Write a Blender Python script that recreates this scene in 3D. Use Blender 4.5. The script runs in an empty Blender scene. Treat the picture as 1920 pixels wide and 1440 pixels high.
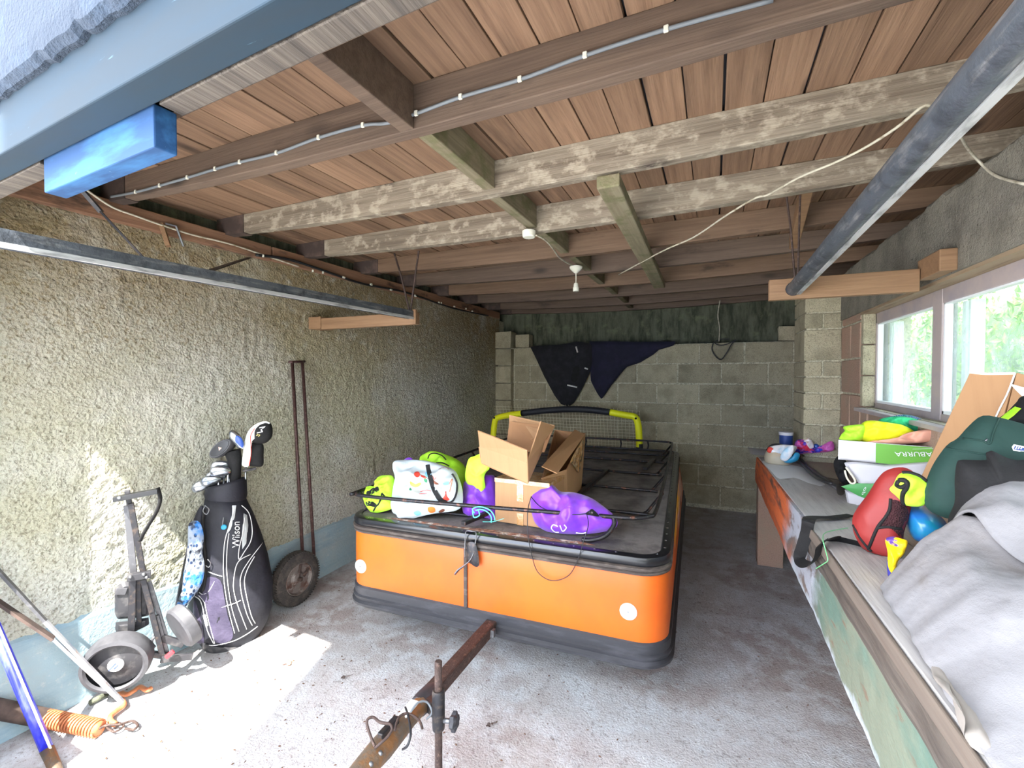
import bpy, bmesh, math, random
from math import sin, cos, pi, radians as R
from mathutils import Vector as V, Matrix, Euler, noise
from mathutils.bvhtree import BVHTree
random.seed(7)
S = bpy.context.scene
COL = S.collection
# ------------------------------------------------------------ camera
H = 1.48; YAW = R(24.05); PIT = R(1.2); FPX = 845.0
cd = bpy.data.cameras.new('camera'); cam = bpy.data.objects.new('camera', cd); COL.objects.link(cam)
cam.location = (0, 0, H); cam.rotation_euler = (R(90) - PIT, 0, YAW)
cd.sensor_width = 36; cd.lens = 36 * FPX / 1920; cd.clip_start = .02; S.camera = cam
# ------------------------------------------------------------ world, sun, exposure
S.view_settings.view_transform = 'Standard'; S.view_settings.look = 'None'
S.view_settings.exposure = 1.95; S.view_settings.gamma = 1; S.view_settings.use_curve_mapping = False
S.cycles.use_denoising = True; S.cycles.max_bounces = 10; S.cycles.diffuse_bounces = 7
S.cycles.transparent_max_bounces = 12; S.cycles.sample_clamp_indirect = 8; S.cycles.caustics_reflective = False
S.cycles.caustics_refractive = False
W = bpy.data.worlds.new('sky'); S.world = W; W.use_nodes = True
nt = W.node_tree; nt.nodes.clear()
o_ = nt.nodes.new('ShaderNodeOutputWorld'); bg = nt.nodes.new('ShaderNodeBackground')
tc = nt.nodes.new('ShaderNodeTexCoord'); nz = nt.nodes.new('ShaderNodeTexNoise'); rp = nt.nodes.new('ShaderNodeValToRGB')
nz.inputs['Scale'].default_value = 2.2; nz.inputs['Detail'].default_value = 6
rp.color_ramp.elements[0].position = .35; rp.color_ramp.elements[1].position = .62
rp.color_ramp.elements[0].color = (.58, .72, .98, 1); rp.color_ramp.elements[1].color = (1, .99, .97, 1)
nt.links.new(tc.outputs['Generated'], nz.inputs['Vector']); nt.links.new(nz.outputs['Fac'], rp.inputs['Fac'])
nt.links.new(rp.outputs['Color'], bg.inputs['Color']); nt.links.new(bg.outputs[0], o_.inputs[0])
bg.inputs['Strength'].default_value = 3.6
SUNDIR = V((-.29 * cos(R(55)) / 1, .957 * cos(R(55)), -sin(R(55)))).normalized()
sl = bpy.data.lights.new('sun', 'SUN'); so = bpy.data.objects.new('sun', sl); COL.objects.link(so)
so.rotation_euler = (-SUNDIR).to_track_quat('Z', 'Y').to_euler(); so.location = (3, -6, 8)
sl.energy = 8.5; sl.angle = R(.55); sl.color = (1, .96, .89)

# ------------------------------------------------------------ survey helpers: a sight line cut with a real plane
FWD = V((-sin(YAW) * cos(PIT), cos(YAW) * cos(PIT), -sin(PIT))); RT = V((cos(YAW), sin(YAW), 0)); UP = RT.cross(FWD)
EYE = V((0, 0, H))
def ray(px, py): return FWD + RT * ((px - 960) / FPX) + UP * (-(py - 720) / FPX)
def FX(px, py, x): r = ray(px, py); return EYE + r * (x / r.x)
def FY(px, py, y): r = ray(px, py); return EYE + r * (y / r.y)
def FZ(px, py, z): r = ray(px, py); return EYE + r * ((z - H) / r.z)
def FP(px, py, p0, n):
    r = ray(px, py); n = V(n); p0 = V(p0); return EYE + r * ((p0 - EYE).dot(n) / r.dot(n))
def lin(c): return tuple(((v / 255) / 12.92 if v / 255 <= .04045 else ((v / 255 + .055) / 1.055) ** 2.4) for v in c[:3]) + (1,)

# ------------------------------------------------------------ materials
MT = {}
def mat(name, col, rough=.65, metal=0, layers=(), bump=None, var=0, alpha=None, sheen=0, coat=0, bumps=(), trans=0):
    """layers: (kind, scale(vec or num), colour, lo, hi[, strength])"""
    m = bpy.data.materials.new(name); m.use_nodes = True; nt = m.node_tree; N = nt.nodes; L = nt.links
    b = N['Principled BSDF']; b.inputs['Roughness'].default_value = rough; b.inputs['Metallic'].default_value = metal
    if sheen: b.inputs['Sheen Weight'].default_value = sheen
    if coat: b.inputs['Coat Weight'].default_value = coat; b.inputs['Coat Roughness'].default_value = .15
    tc = N.new('ShaderNodeTexCoord'); oi = N.new('ShaderNodeObjectInfo')
    add = N.new('ShaderNodeVectorMath'); add.operation = 'ADD'
    sc = N.new('ShaderNodeVectorMath'); sc.operation = 'SCALE'; sc.inputs[0].default_value = (13.7, 7.1, 9.3)
    L.new(oi.outputs['Random'], sc.inputs['Scale']); L.new(tc.outputs['Object'], add.inputs[0]); L.new(sc.outputs[0], add.inputs[1])
    vec = add.outputs[0]
    rgb = N.new('ShaderNodeRGB'); rgb.outputs[0].default_value = lin(col); cur = rgb.outputs[0]
    def tex(kind, scale, detail=5):
        mp = N.new('ShaderNodeMapping'); L.new(vec, mp.inputs[0])
        s = scale if isinstance(scale, (tuple, list)) else (scale,) * 3
        mp.inputs['Scale'].default_value = s
        if kind == 'vor':
            t = N.new('ShaderNodeTexVoronoi'); t.inputs['Scale'].default_value = 1; L.new(mp.outputs[0], t.inputs['Vector']); return t.outputs['Distance']
        if kind == 'cell':
            t = N.new('ShaderNodeTexVoronoi'); t.inputs['Scale'].default_value = 1; L.new(mp.outputs[0], t.inputs['Vector'])
            sp = N.new('ShaderNodeSeparateColor'); L.new(t.outputs['Color'], sp.inputs[0]); return sp.outputs[0]
        if kind in 'xyz':
            sp = N.new('ShaderNodeSeparateXYZ'); mp2 = N.new('ShaderNodeMapping'); L.new(tc.outputs['Object'], mp2.inputs[0]); L.new(mp2.outputs[0], sp.inputs[0])
            return sp.outputs['xyz'.index(kind)]
        if kind == 'wave':
            t = N.new('ShaderNodeTexWave'); t.inputs['Scale'].default_value = 1; t.inputs['Distortion'].default_value = 4; t.inputs['Detail'].default_value = 2; t.inputs['Detail Scale'].default_value = .6
            L.new(mp.outputs[0], t.inputs['Vector']); return t.outputs['Fac']
        t = N.new('ShaderNodeTexNoise'); t.inputs['Scale'].default_value = 1; t.inputs['Detail'].default_value = detail; t.inputs['Roughness'].default_value = .62
        L.new(mp.outputs[0], t.inputs['Vector']); return t.outputs['Fac']
    for ly in layers:
        kind, scale, c2, lo, hi = ly[:5]; st = ly[5] if len(ly) > 5 else 1
        mr = N.new('ShaderNodeMapRange'); mr.inputs['From Min'].default_value = lo; mr.inputs['From Max'].default_value = hi; mr.inputs['To Max'].default_value = st
        L.new(tex(kind, scale), mr.inputs[0])
        mx = N.new('ShaderNodeMix'); mx.data_type = 'RGBA'; L.new(mr.outputs[0], mx.inputs[0]); L.new(cur, mx.inputs[6]); mx.inputs[7].default_value = lin(c2); cur = mx.outputs[2]
    if var:
        hs = N.new('ShaderNodeHueSaturation'); mr = N.new('ShaderNodeMapRange'); L.new(oi.outputs['Random'], mr.inputs[0])
        mr.inputs['To Min'].default_value = 1 - var; mr.inputs['To Max'].default_value = 1 + var; L.new(mr.outputs[0], hs.inputs['Value']); L.new(cur, hs.inputs['Color']); cur = hs.outputs[0]
    L.new(cur, b.inputs['Base Color'])
    bl = ([bump] if bump else []) + list(bumps); prev = None
    for (kind, scale, st) in bl:
        bp = N.new('ShaderNodeBump'); bp.inputs['Strength'].default_value = min(1, st); bp.inputs['Distance'].default_value = .004 if st <= 1 else .004 * st
        L.new(tex(kind, scale, 3), bp.inputs['Height'])
        if prev: L.new(prev, bp.inputs['Normal'])
        prev = bp.outputs[0]
    if prev: L.new(prev, b.inputs['Normal'])
    if alpha is not None: b.inputs['Alpha'].default_value = alpha
    MT[name] = m; return m
def wood(name, a, b_, dark, axis, rough=.75, var=.15, stain=.5, extra=(), bs=.35):
    s = [42, 42, 42]; s['xyz'.index(axis)] = 1.6; f = [150, 150, 150]; f['xyz'.index(axis)] = 5; k = [5, 5, 5]; k['xyz'.index(axis)] = 1.8; st = [6, 6, 6]; st['xyz'.index(axis)] = .9
    return mat(name, a, rough, layers=[('noise', tuple(s), b_, .35, .65), ('noise', tuple(f), dark, .5, .9, .45), ('noise', tuple(st), dark, .56, .78, stain), ('vor', tuple(k), dark, .16, .05, .85)] + list(extra),
               bump=('noise', tuple(f), bs), var=var)
wood('board_wood', (118, 91, 71), (142, 113, 90), (44, 32, 26), 'y', var=.2, stain=.85, bs=.6)
wood('joist_brown', (86, 71, 61), (106, 89, 76), (42, 34, 30), 'x', var=.12, extra=[('noise', (3, 3, 9), (44, 36, 32), .60, .72, .6)])
wood('joist_orange', (106, 84, 66), (126, 102, 82), (54, 42, 34), 'x', var=.1, extra=[('noise', (3, 3, 9), (44, 36, 32), .62, .72, .6)])
wood('joist_grey', (112, 100, 86), (148, 138, 122), (56, 46, 40), 'x', var=.06, stain=.6, extra=[('noise', (14, 20, 20), (178, 168, 150), .50, .62, .7)], bs=.8)
wood('strut_mossy', (124, 114, 92), (146, 138, 114), (74, 70, 44), 'y', var=.08, extra=[('noise', (9, 9, 14), (98, 100, 62), .48, .62, .7)])
wood('timber_orange', (128, 98, 70), (146, 114, 84), (98, 66, 46), 'x', var=.05, stain=.3)
wood('plate_wood', (132, 96, 74), (150, 114, 90), (60, 42, 34), 'y', var=.05, extra=[('noise', (6, 2, 8), (38, 32, 30), .56, .66, .9)])
wood('bench_wood', (178, 175, 174), (196, 193, 190), (104, 94, 86), 'y', var=.05, stain=.35, rough=.7)
wood('bench_edge', (98, 88, 80), (114, 104, 94), (92, 70, 56), 'y', var=.03, stain=.3)
wood('beam_dark', (62, 56, 52), (98, 90, 82), (50, 40, 34), 'y', var=.03, stain=.5, bs=1)
BLK = [('noise', 160, (74, 72, 64), .50, .68, .7), ('noise', 260, (190, 188, 172), .60, .75, .6), ('noise', (5, 5, 5), (120, 116, 96), .45, .7, .7), ('noise', (14, 14, 3), (176, 172, 146), .58, .74, .55)]
mat('block', (176, 168, 142), .95, layers=BLK, bump=('noise', 150, 1.2), var=.13)
mat('block_red', (166, 136, 118), .95, layers=[('noise', 180, (90, 74, 64), .52, .68, .6), ('noise', (6, 6, 6), (150, 138, 120), .45, .7, .7)], bump=('noise', 150, 1.2), var=.08)
mat('mortar', (196, 192, 168), .95, layers=[('noise', 60, (120, 116, 100), .45, .7)], bump=('noise', 120, 1.0))
mat('moss_concrete', (96, 100, 84), .95, layers=[('noise', (22, 22, 5), (58, 62, 50), .40, .65), ('noise', 9, (112, 118, 92), .55, .75)], bump=('noise', 90, 1.5))
mat('concrete', (134, 130, 118), .95, layers=[('noise', 7, (108, 104, 94), .4, .65), ('noise', 150, (88, 82, 72), .56, .7, .7), ('vor', 22, (60, 55, 48), .10, .05, .8)], bump=('noise', 70, 2.2), bumps=[('noise', 220, 1)])
mat('roughcast', (200, 202, 194), .95, layers=[('noise', 1.3, (178, 176, 152), .42, .62, .9), ('noise', 60, (112, 106, 86), .50, .68, .8), ('z', 0, (122, 98, 42), .85, 1.75, .8), ('noise', (2, 2, 2), (206, 204, 196), .55, .7, .5), ('noise', (3, .8, 3), (164, 160, 142), .5, .7, .5), ('noise', 14, (190, 192, 182), .55, .75, .5)], bump=('noise', 95, 2.6), bumps=[('vor', 70, 1.2)])
mat('skirt_paint', (152, 174, 182), .8, layers=[('noise', 4, (160, 170, 170), .45, .65, .8), ('noise', 40, (188, 194, 190), .58, .72, .6), ('noise', (8, 2, 14), (124, 152, 168), .52, .68, .7)], bump=('noise', 60, .8))
mat('floor_concrete', (180, 179, 180), .9, layers=[('noise', 1.7, (146, 132, 126), .44, .62, .75), ('noise', 9, (192, 196, 200), .46, .62, .8), ('noise', 30, (104, 90, 84), .58, .70, .5), ('noise', 90, (112, 96, 88), .56, .70, .7), ('noise', 4.5, (112, 96, 88), .62, .74, .4), ('noise', 220, (206, 208, 208), .62, .72, .7)], bump=('noise', 120, 1.2), bumps=[('noise', 14, .8)])
mat('ground', (206, 204, 200), .95, layers=[('noise', 30, (180, 172, 160), .5, .7)], bump=('noise', 60, 1))
mat('render_blue', (44, 55, 70), .95, layers=[('noise', 9, (52, 66, 84), .45, .62), ('noise', 90, (44, 56, 72), .55, .7, .6), ('vor', 5, (150, 130, 116), .06, .03, .6)], bump=('noise', 110, 1.5))
mat('header_blue', (20, 44, 60), .9, layers=[('noise', (2, 9, 9), (26, 42, 54), .4, .6), ('noise', (9, 70, 70), (80, 110, 126), .70, .76, .8)])
mat('bright_blue', (16, 60, 104), .8, layers=[('noise', (4, 20, 20), (40, 92, 140), .45, .65), ('noise', 40, (110, 130, 150), .68, .74)])
mat('track_steel', (92, 98, 106), .45, .55, layers=[('noise', (60, 7, 60), (150, 150, 150), .52, .72), ('noise', 20, (60, 64, 70), .5, .7)], bump=('noise', 90, .4))
mat('track_lip', (176, 178, 178), .55, .3, layers=[('noise', (40, 9, 40), (110, 112, 112), .5, .7)])
mat('galv', (128, 130, 134), .4, .7, layers=[('noise', 30, (92, 94, 98), .45, .7)])
mat('cable_grey', (112, 118, 124), .5)
mat('cable_white', (196, 190, 172), .55, layers=[('noise', 30, (140, 128, 104), .5, .7)])
mat('cable_black', (30, 32, 36), .5)
mat('white_plastic', (226, 226, 212), .35)
mat('orange_panel', (204, 88, 20), .5, layers=[('noise', (2.4, 2.4, 2), (206, 98, 14), .4, .65)])
mat('black_rubber', (44, 45, 50), .55, layers=[('noise', (6, 6, 30), (72, 72, 78), .5, .75, .8)], bump=('noise', 40, .3))
mat('brown_rubber', (62, 54, 50), .7, layers=[('noise', (9, 9, 40), (104, 94, 86), .5, .7)])
mat('trim_black', (20, 21, 25), .3, coat=.3)
mat('lid_top', (116, 109, 106), .9, layers=[('noise', 5, (84, 80, 76), .45, .65), ('noise', 60, (118, 110, 100), .64, .75, .6), ('noise', 9, (46, 42, 42), .5, .7, .6)], bump=('noise', 60, .6))
mat('rust_dirt', (128, 88, 70), .9, layers=[('noise', 30, (170, 158, 146), .5, .6), ('noise', 60, (70, 50, 44), .5, .7)], bump=('noise', 60, 1.5))
mat('rack_steel', (40, 39, 42), .4, .5, layers=[('noise', (30, 30, 30), (112, 76, 62), .55, .68), ('noise', 90, (150, 146, 142), .64, .74, .6)], bump=('noise', 90, .4))
mat('rusty_steel', (72, 58, 54), .7, .35, layers=[('noise', 20, (62, 48, 44), .4, .6), ('noise', 50, (112, 90, 80), .55, .7), ('noise', 120, (160, 140, 120), .62, .72, .5)], bump=('noise', 80, 1))
mat('hitch_metal', (112, 98, 84), .5, .5, layers=[('noise', 16, (138, 100, 66), .45, .6), ('noise', 40, (110, 106, 100), .55, .7)], bump=('noise', 60, .6))
mat('dark_metal', (52, 52, 56), .45, .6, layers=[('noise', 40, (92, 80, 72), .5, .7)])
mat('bright_metal', (190, 194, 200), .25, .9, layers=[('noise', 30, (120, 130, 144), .45, .65)])
mat('spring_orange', (190, 124, 84), .6, .2, layers=[('noise', 40, (176, 98, 60), .45, .65)])
mat('reflector', (206, 206, 204), .3)
mat('cardboard', (170, 130, 92), .85, layers=[('noise', (60, 3, 3), (160, 120, 84), .45, .65, .5)], var=.03)
mat('cardboard_in', (156, 114, 78), .9)
mat('tape', (184, 138, 88), .2, layers=[('noise', 20, (204, 176, 140), .5, .65)], coat=.8, bump=('noise', 30, 1.5))
FB = ('noise', 30, .7)
mat('lime', (168, 232, 46), .7, layers=[('noise', 9, (190, 240, 70), .45, .65)], bump=FB)
mat('lime_yellow', (232, 244, 40), .7, layers=[('noise', 9, (214, 236, 30), .45, .65)], bump=FB)
mat('purple', (104, 40, 178), .45, layers=[('noise', 6, (134, 56, 206), .4, .62), ('noise', 3.5, (178, 44, 186), .60, .74)], bump=('noise', (9, 9, 9), 1.5), sheen=.3)
mat('tote_white', (190, 200, 202), .5, layers=[('noise', 7, (176, 190, 196), .45, .65)], bump=('noise', 12, 1.2))
mat('fabric_black', (9, 9, 11), .85, layers=[('noise', 30, (20, 19, 22), .5, .7)], bump=('noise', 60, .5))
mat('strap_black', (11, 11, 13), .8, bump=('noise', 200, .4))
mat('navy', (24, 25, 44), .9, layers=[('noise', 9, (32, 31, 54), .45, .65)], bump=('noise', 14, .8))
mat('jacket_black', (22, 23, 28), .9, layers=[('noise', 12, (34, 35, 42), .45, .65)], bump=('noise', 14, .8))
mat('goal_yellow', (250, 252, 30), .55, bump=('noise', (20, 20, 20), .6))
mat('goal_black', (34, 36, 44), .6)
mat('net_cream', (232, 228, 200), .8)
mat('bag_fabric', (13, 14, 24), .7, layers=[('noise', 9, (26, 27, 38), .4, .65), ('noise', 160, (190, 190, 196), .72, .78, .6)], bump=('noise', 16, 1.2))
mat('bag_panel', (52, 47, 68), .6, layers=[('noise', 9, (70, 64, 86), .4, .65)], bump=('noise', 20, 1.5))
mat('piping_white', (206, 206, 206), .7)
mat('grey_trim', (170, 174, 176), .6)
mat('tyre', (50, 47, 46), .85, layers=[('noise', 20, (84, 76, 70), .45, .7), ('noise', 120, (120, 108, 96), .6, .75, .6)], bump=('noise', 60, .8))
mat('hub_metal', (124, 116, 112), .6, .4, layers=[('noise', 14, (96, 70, 60), .45, .6), ('noise', 40, (160, 156, 152), .55, .7)], bump=('noise', 40, .8))
mat('trolley_grey', (92, 92, 96), .4, .5, layers=[('noise', 30, (120, 120, 122), .5, .7)])
mat('plastic_grey', (72, 72, 76), .55, layers=[('noise', 20, (58, 58, 62), .45, .7)])
mat('plastic_dark', (44, 44, 48), .5, layers=[('noise', 20, (84, 82, 82), .5, .7)])
mat('red_plastic', (196, 52, 60), .4)
mat('blue_plastic', (36, 74, 160), .35, coat=.4)
mat('pole_brown', (72, 50, 48), .5, .4, layers=[('noise', 60, (110, 86, 80), .5, .7)])
mat('towel', (30, 44, 72), .9, layers=[('vor', (60, 60, 40), (150, 160, 172), .36, .46, .85), ('noise', 7, (40, 120, 196), .52, .60, .8), ('noise', 11, (28, 28, 34), .56, .62, .8)], bump=('noise', 60, 1))
mat('blue_stick', (38, 44, 190), .3, layers=[('noise', (30, 30, 8), (80, 90, 220), .5, .7)], coat=.5)
mat('strip_white', (206, 208, 212), .5, layers=[('noise', 9, (150, 160, 176), .45, .6), ('noise', 20, (176, 132, 96), .56, .66)])
mat('tar_brown', (66, 54, 50), .8, layers=[('noise', 12, (96, 80, 72), .45, .7)])
mat('leaf_brown', (196, 140, 104), .8, layers=[('noise', 60, (160, 100, 70), .45, .7)])
mat('debris', (96, 70, 54), .9, var=.4)
mat('sheet', (136, 135, 138), .85, layers=[('noise', 3, (126, 122, 122), .45, .65), ('noise', (12, 12, 12), (108, 100, 94), .64, .76, .5)], bump=('noise', (14, 9, 14), 1.6), bumps=[('noise', 400, .25)])
mat('sheet_under', (140, 134, 128), .85, bump=('noise', 14, 1.2))
mat('canvas_green', (17, 50, 44), .8, layers=[('noise', 6, (22, 60, 54), .45, .65)], bump=('noise', 14, 1.2))
mat('red_fabric', (132, 34, 32), .6, layers=[('noise', 6, (144, 42, 38), .45, .65)], bump=('noise', 14, .8))
mat('red_mesh', (56, 18, 24), .8, bump=('vor', 300, 1))
mat('ball_blue', (36, 104, 176), .3, layers=[('noise', 4, (20, 140, 150), .45, .6), ('noise', 5, (84, 60, 160), .52, .66)], coat=.4)
mat('glove_yellow', (240, 204, 20), .5, layers=[('noise', 14, (90, 60, 140), .62, .66)], bump=('noise', 40, 1.5))
mat('glove_blue', (56, 56, 160), .5)
mat('box_white', (196, 194, 198), .6)
mat('box_green', (92, 160, 36), .5)
mat('box_green_dark', (64, 146, 70), .5)
mat('paper_peach', (224, 164, 140), .7)
mat('cloth_green', (30, 150, 100), .7, layers=[('noise', 9, (60, 210, 140), .5, .6)], bump=FB)
mat('cloth_blue', (36, 70, 150), .7, layers=[('wave', (60, 60, 20), (180, 210, 230), .6, .8), ('noise', 9, (20, 110, 110), .5, .6)], bump=FB)
mat('ball_pink', (206, 96, 180), .4, layers=[('noise', 9, (50, 50, 180), .52, .56), ('noise', 11, (220, 50, 80), .56, .6)], bump=('noise', 14, 1))
mat('ball_white', (226, 224, 226), .4, layers=[('noise', 6, (150, 196, 220), .5, .62), ('noise', 8, (220, 170, 140), .58, .66)])
mat('ball_teal', (34, 134, 176), .4)
mat('jug', (178, 168, 146), .5, layers=[('noise', 6, (190, 150, 110), .5, .7)])
mat('tray_dark', (60, 58, 60), .45, .3)
mat('mesh_grey', (150, 142, 128), .7, layers=[('vor', (90, 30, 90), (60, 54, 46), .2, .1)])
mat('turquoise', (90, 200, 190), .6)
mat('string_green', (110, 196, 130), .6)
mat('patch_white', (236, 238, 240), .6)
mat('frame_grey', (170, 158, 154), .6, layers=[('noise', 9, (154, 146, 150), .45, .7)])
mat('frame_white', (232, 236, 238), .4)
mat('sill_wood', (150, 130, 106), .7, layers=[('noise', (60, 4, 60), (120, 98, 76), .5, .7)])
mat('trunk', (76, 62, 48), .9)
mat('leaf_green', (130, 180, 84), .6, var=.3, layers=[('cell', 9, (150, 190, 84), .4, 1, .8), ('noise', 3, (60, 110, 40), .5, .65, .8)])
mat('flower', (214, 110, 84), .6)
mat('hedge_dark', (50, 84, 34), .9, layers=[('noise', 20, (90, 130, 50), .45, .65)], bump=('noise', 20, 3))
mat('house_wall', (206, 204, 198), .9, bump=('noise', 60, 1))
mat('slate', (70, 74, 82), .8)
mat('print_red', (206, 60, 44), .6); mat('print_yellow', (236, 200, 70), .6); mat('print_blue', (120, 190, 220), .6); mat('print_green', (50, 130, 90), .6)
mat('print_orange', (236, 120, 50), .6); mat('print_brown', (120, 70, 50), .6); mat('print_gold', (206, 190, 110), .5); mat('label_white', (225, 225, 225), .6); mat('label_blue', (40, 66, 130), .5)
mat('flame', (255, 186, 30), .4, layers=[('noise', (3, 3, 3), (255, 240, 190), .5, .6)]); mat('fringe', (236, 190, 170), .7)
# painted bench front: orange far end, peeling white, pale green near end
def bench_paint():
    m = mat('bench_paint', (196, 96, 52), .7)
    nt = m.node_tree; N = nt.nodes; L = nt.links; b = N['Principled BSDF']
    tc = N.new('ShaderNodeTexCoord')
    def n(sc, det=6):
        mp = N.new('ShaderNodeMapping'); mp.inputs['Scale'].default_value = sc; L.new(tc.outputs['Object'], mp.inputs[0])
        t = N.new('ShaderNodeTexNoise'); t.inputs['Scale'].default_value = 1; t.inputs['Detail'].default_value = det; t.inputs['Roughness'].default_value = .6; L.new(mp.outputs[0], t.inputs['Vector']); return t.outputs['Fac']
    sp = N.new('ShaderNodeSeparateXYZ'); L.new(tc.outputs['Object'], sp.inputs[0])
    def math(op, a, b2):
        q = N.new('ShaderNodeMath'); q.operation = op
        for i, v in enumerate((a, b2)):
            if isinstance(v, (int, float)): q.inputs[i].default_value = v
            else: L.new(v, q.inputs[i])
        return q.outputs[0]
    def ramp(v, lo, hi):
        r_ = N.new('ShaderNodeMapRange'); r_.inputs[1].default_value = lo; r_.inputs[2].default_value = hi; L.new(v, r_.inputs[0]); return r_.outputs[0]
    def mix(f, a, c):
        x = N.new('ShaderNodeMix'); x.data_type = 'RGBA'; L.new(f, x.inputs[0])
        for i, v in ((6, a), (7, c)):
            if isinstance(v, tuple): x.inputs[i].default_value = lin(v)
            else: L.new(v, x.inputs[i])
        return x.outputs[2]
    y = math('ADD', sp.outputs[1], math('MULTIPLY', n((5, 5, 5)), .55))     # object y: far end positive
    org = mix(ramp(n((9, 3, 30)), .5, .62), (204, 102, 54), (150, 78, 54)); org = mix(ramp(n((4, 2, 12)), .58, .66), org, (96, 62, 50))
    grn = mix(ramp(n((2, 1.2, 4)), .45, .55), (112, 120, 104), (90, 114, 102)); grn = mix(ramp(n((30, 8, 30)), .62, .68), grn, (110, 96, 80))
    wht = mix(ramp(n((9, 5, 12)), .46, .54), (158, 162, 172), (110, 98, 92))
    c = mix(ramp(y, -.30, -.18), grn, wht); c = mix(ramp(y, .28, .55), c, org)
    edge = math('ADD', sp.outputs[2], math('MULTIPLY', n((12, 9, 12)), .13)); c = mix(ramp(edge, -.015, -.035), c, mix(ramp(y, .2, .5), (166, 174, 182), (178, 88, 50)))
    L.new(c, b.inputs['Base Color'])
    bp = N.new('ShaderNodeBump'); bp.inputs['Distance'].default_value = .012; bp.inputs['Strength'].default_value = .8; L.new(n((16, 8, 22)), bp.inputs['Height']); L.new(bp.outputs[0], b.inputs['Normal'])
bench_paint()
def glass():
    m = bpy.data.materials.new('dirty_glass'); m.use_nodes = True; nt = m.node_tree; N = nt.nodes; L = nt.links; N.clear()
    out = N.new('ShaderNodeOutputMaterial'); tr = N.new('ShaderNodeBsdfTransparent'); tl = N.new('ShaderNodeBsdfTranslucent'); gl = N.new('ShaderNodeBsdfGlossy')
    gl.inputs['Roughness'].default_value = .05; tl.inputs['Color'].default_value = (.92, .98, .98, 1); tr.inputs['Color'].default_value = (.93, .98, .96, 1)
    df = N.new('ShaderNodeBsdfDiffuse'); df.inputs['Color'].default_value = (.7, .8, .8, 1); ms = N.new('ShaderNodeMixShader'); ms.inputs[0].default_value = .25
    L.new(tl.outputs[0], ms.inputs[1]); L.new(df.outputs[0], ms.inputs[2])
    tc = N.new('ShaderNodeTexCoord'); mp = N.new('ShaderNodeMapping'); mp.inputs['Scale'].default_value = (9, 9, 5); L.new(tc.outputs['Object'], mp.inputs[0])
    t = N.new('ShaderNodeTexNoise'); t.inputs['Scale'].default_value = 1; t.inputs['Detail'].default_value = 9; t.inputs['Roughness'].default_value = .75; L.new(mp.outputs[0], t.inputs['Vector'])
    r_ = N.new('ShaderNodeMapRange'); r_.inputs[1].default_value = .36; r_.inputs[2].default_value = .70; r_.inputs[3].default_value = .07; r_.inputs[4].default_value = .40; L.new(t.outputs['Fac'], r_.inputs[0])
    m1 = N.new('ShaderNodeMixShader'); L.new(r_.outputs[0], m1.inputs[0]); L.new(tr.outputs[0], m1.inputs[1]); L.new(ms.outputs[0], m1.inputs[2])
    m2 = N.new('ShaderNodeMixShader'); m2.inputs[0].default_value = .05; L.new(m1.outputs[0], m2.inputs[1]); L.new(gl.outputs[0], m2.inputs[2]); L.new(m2.outputs[0], out.inputs[0])
    MT['dirty_glass'] = m
glass()

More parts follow.
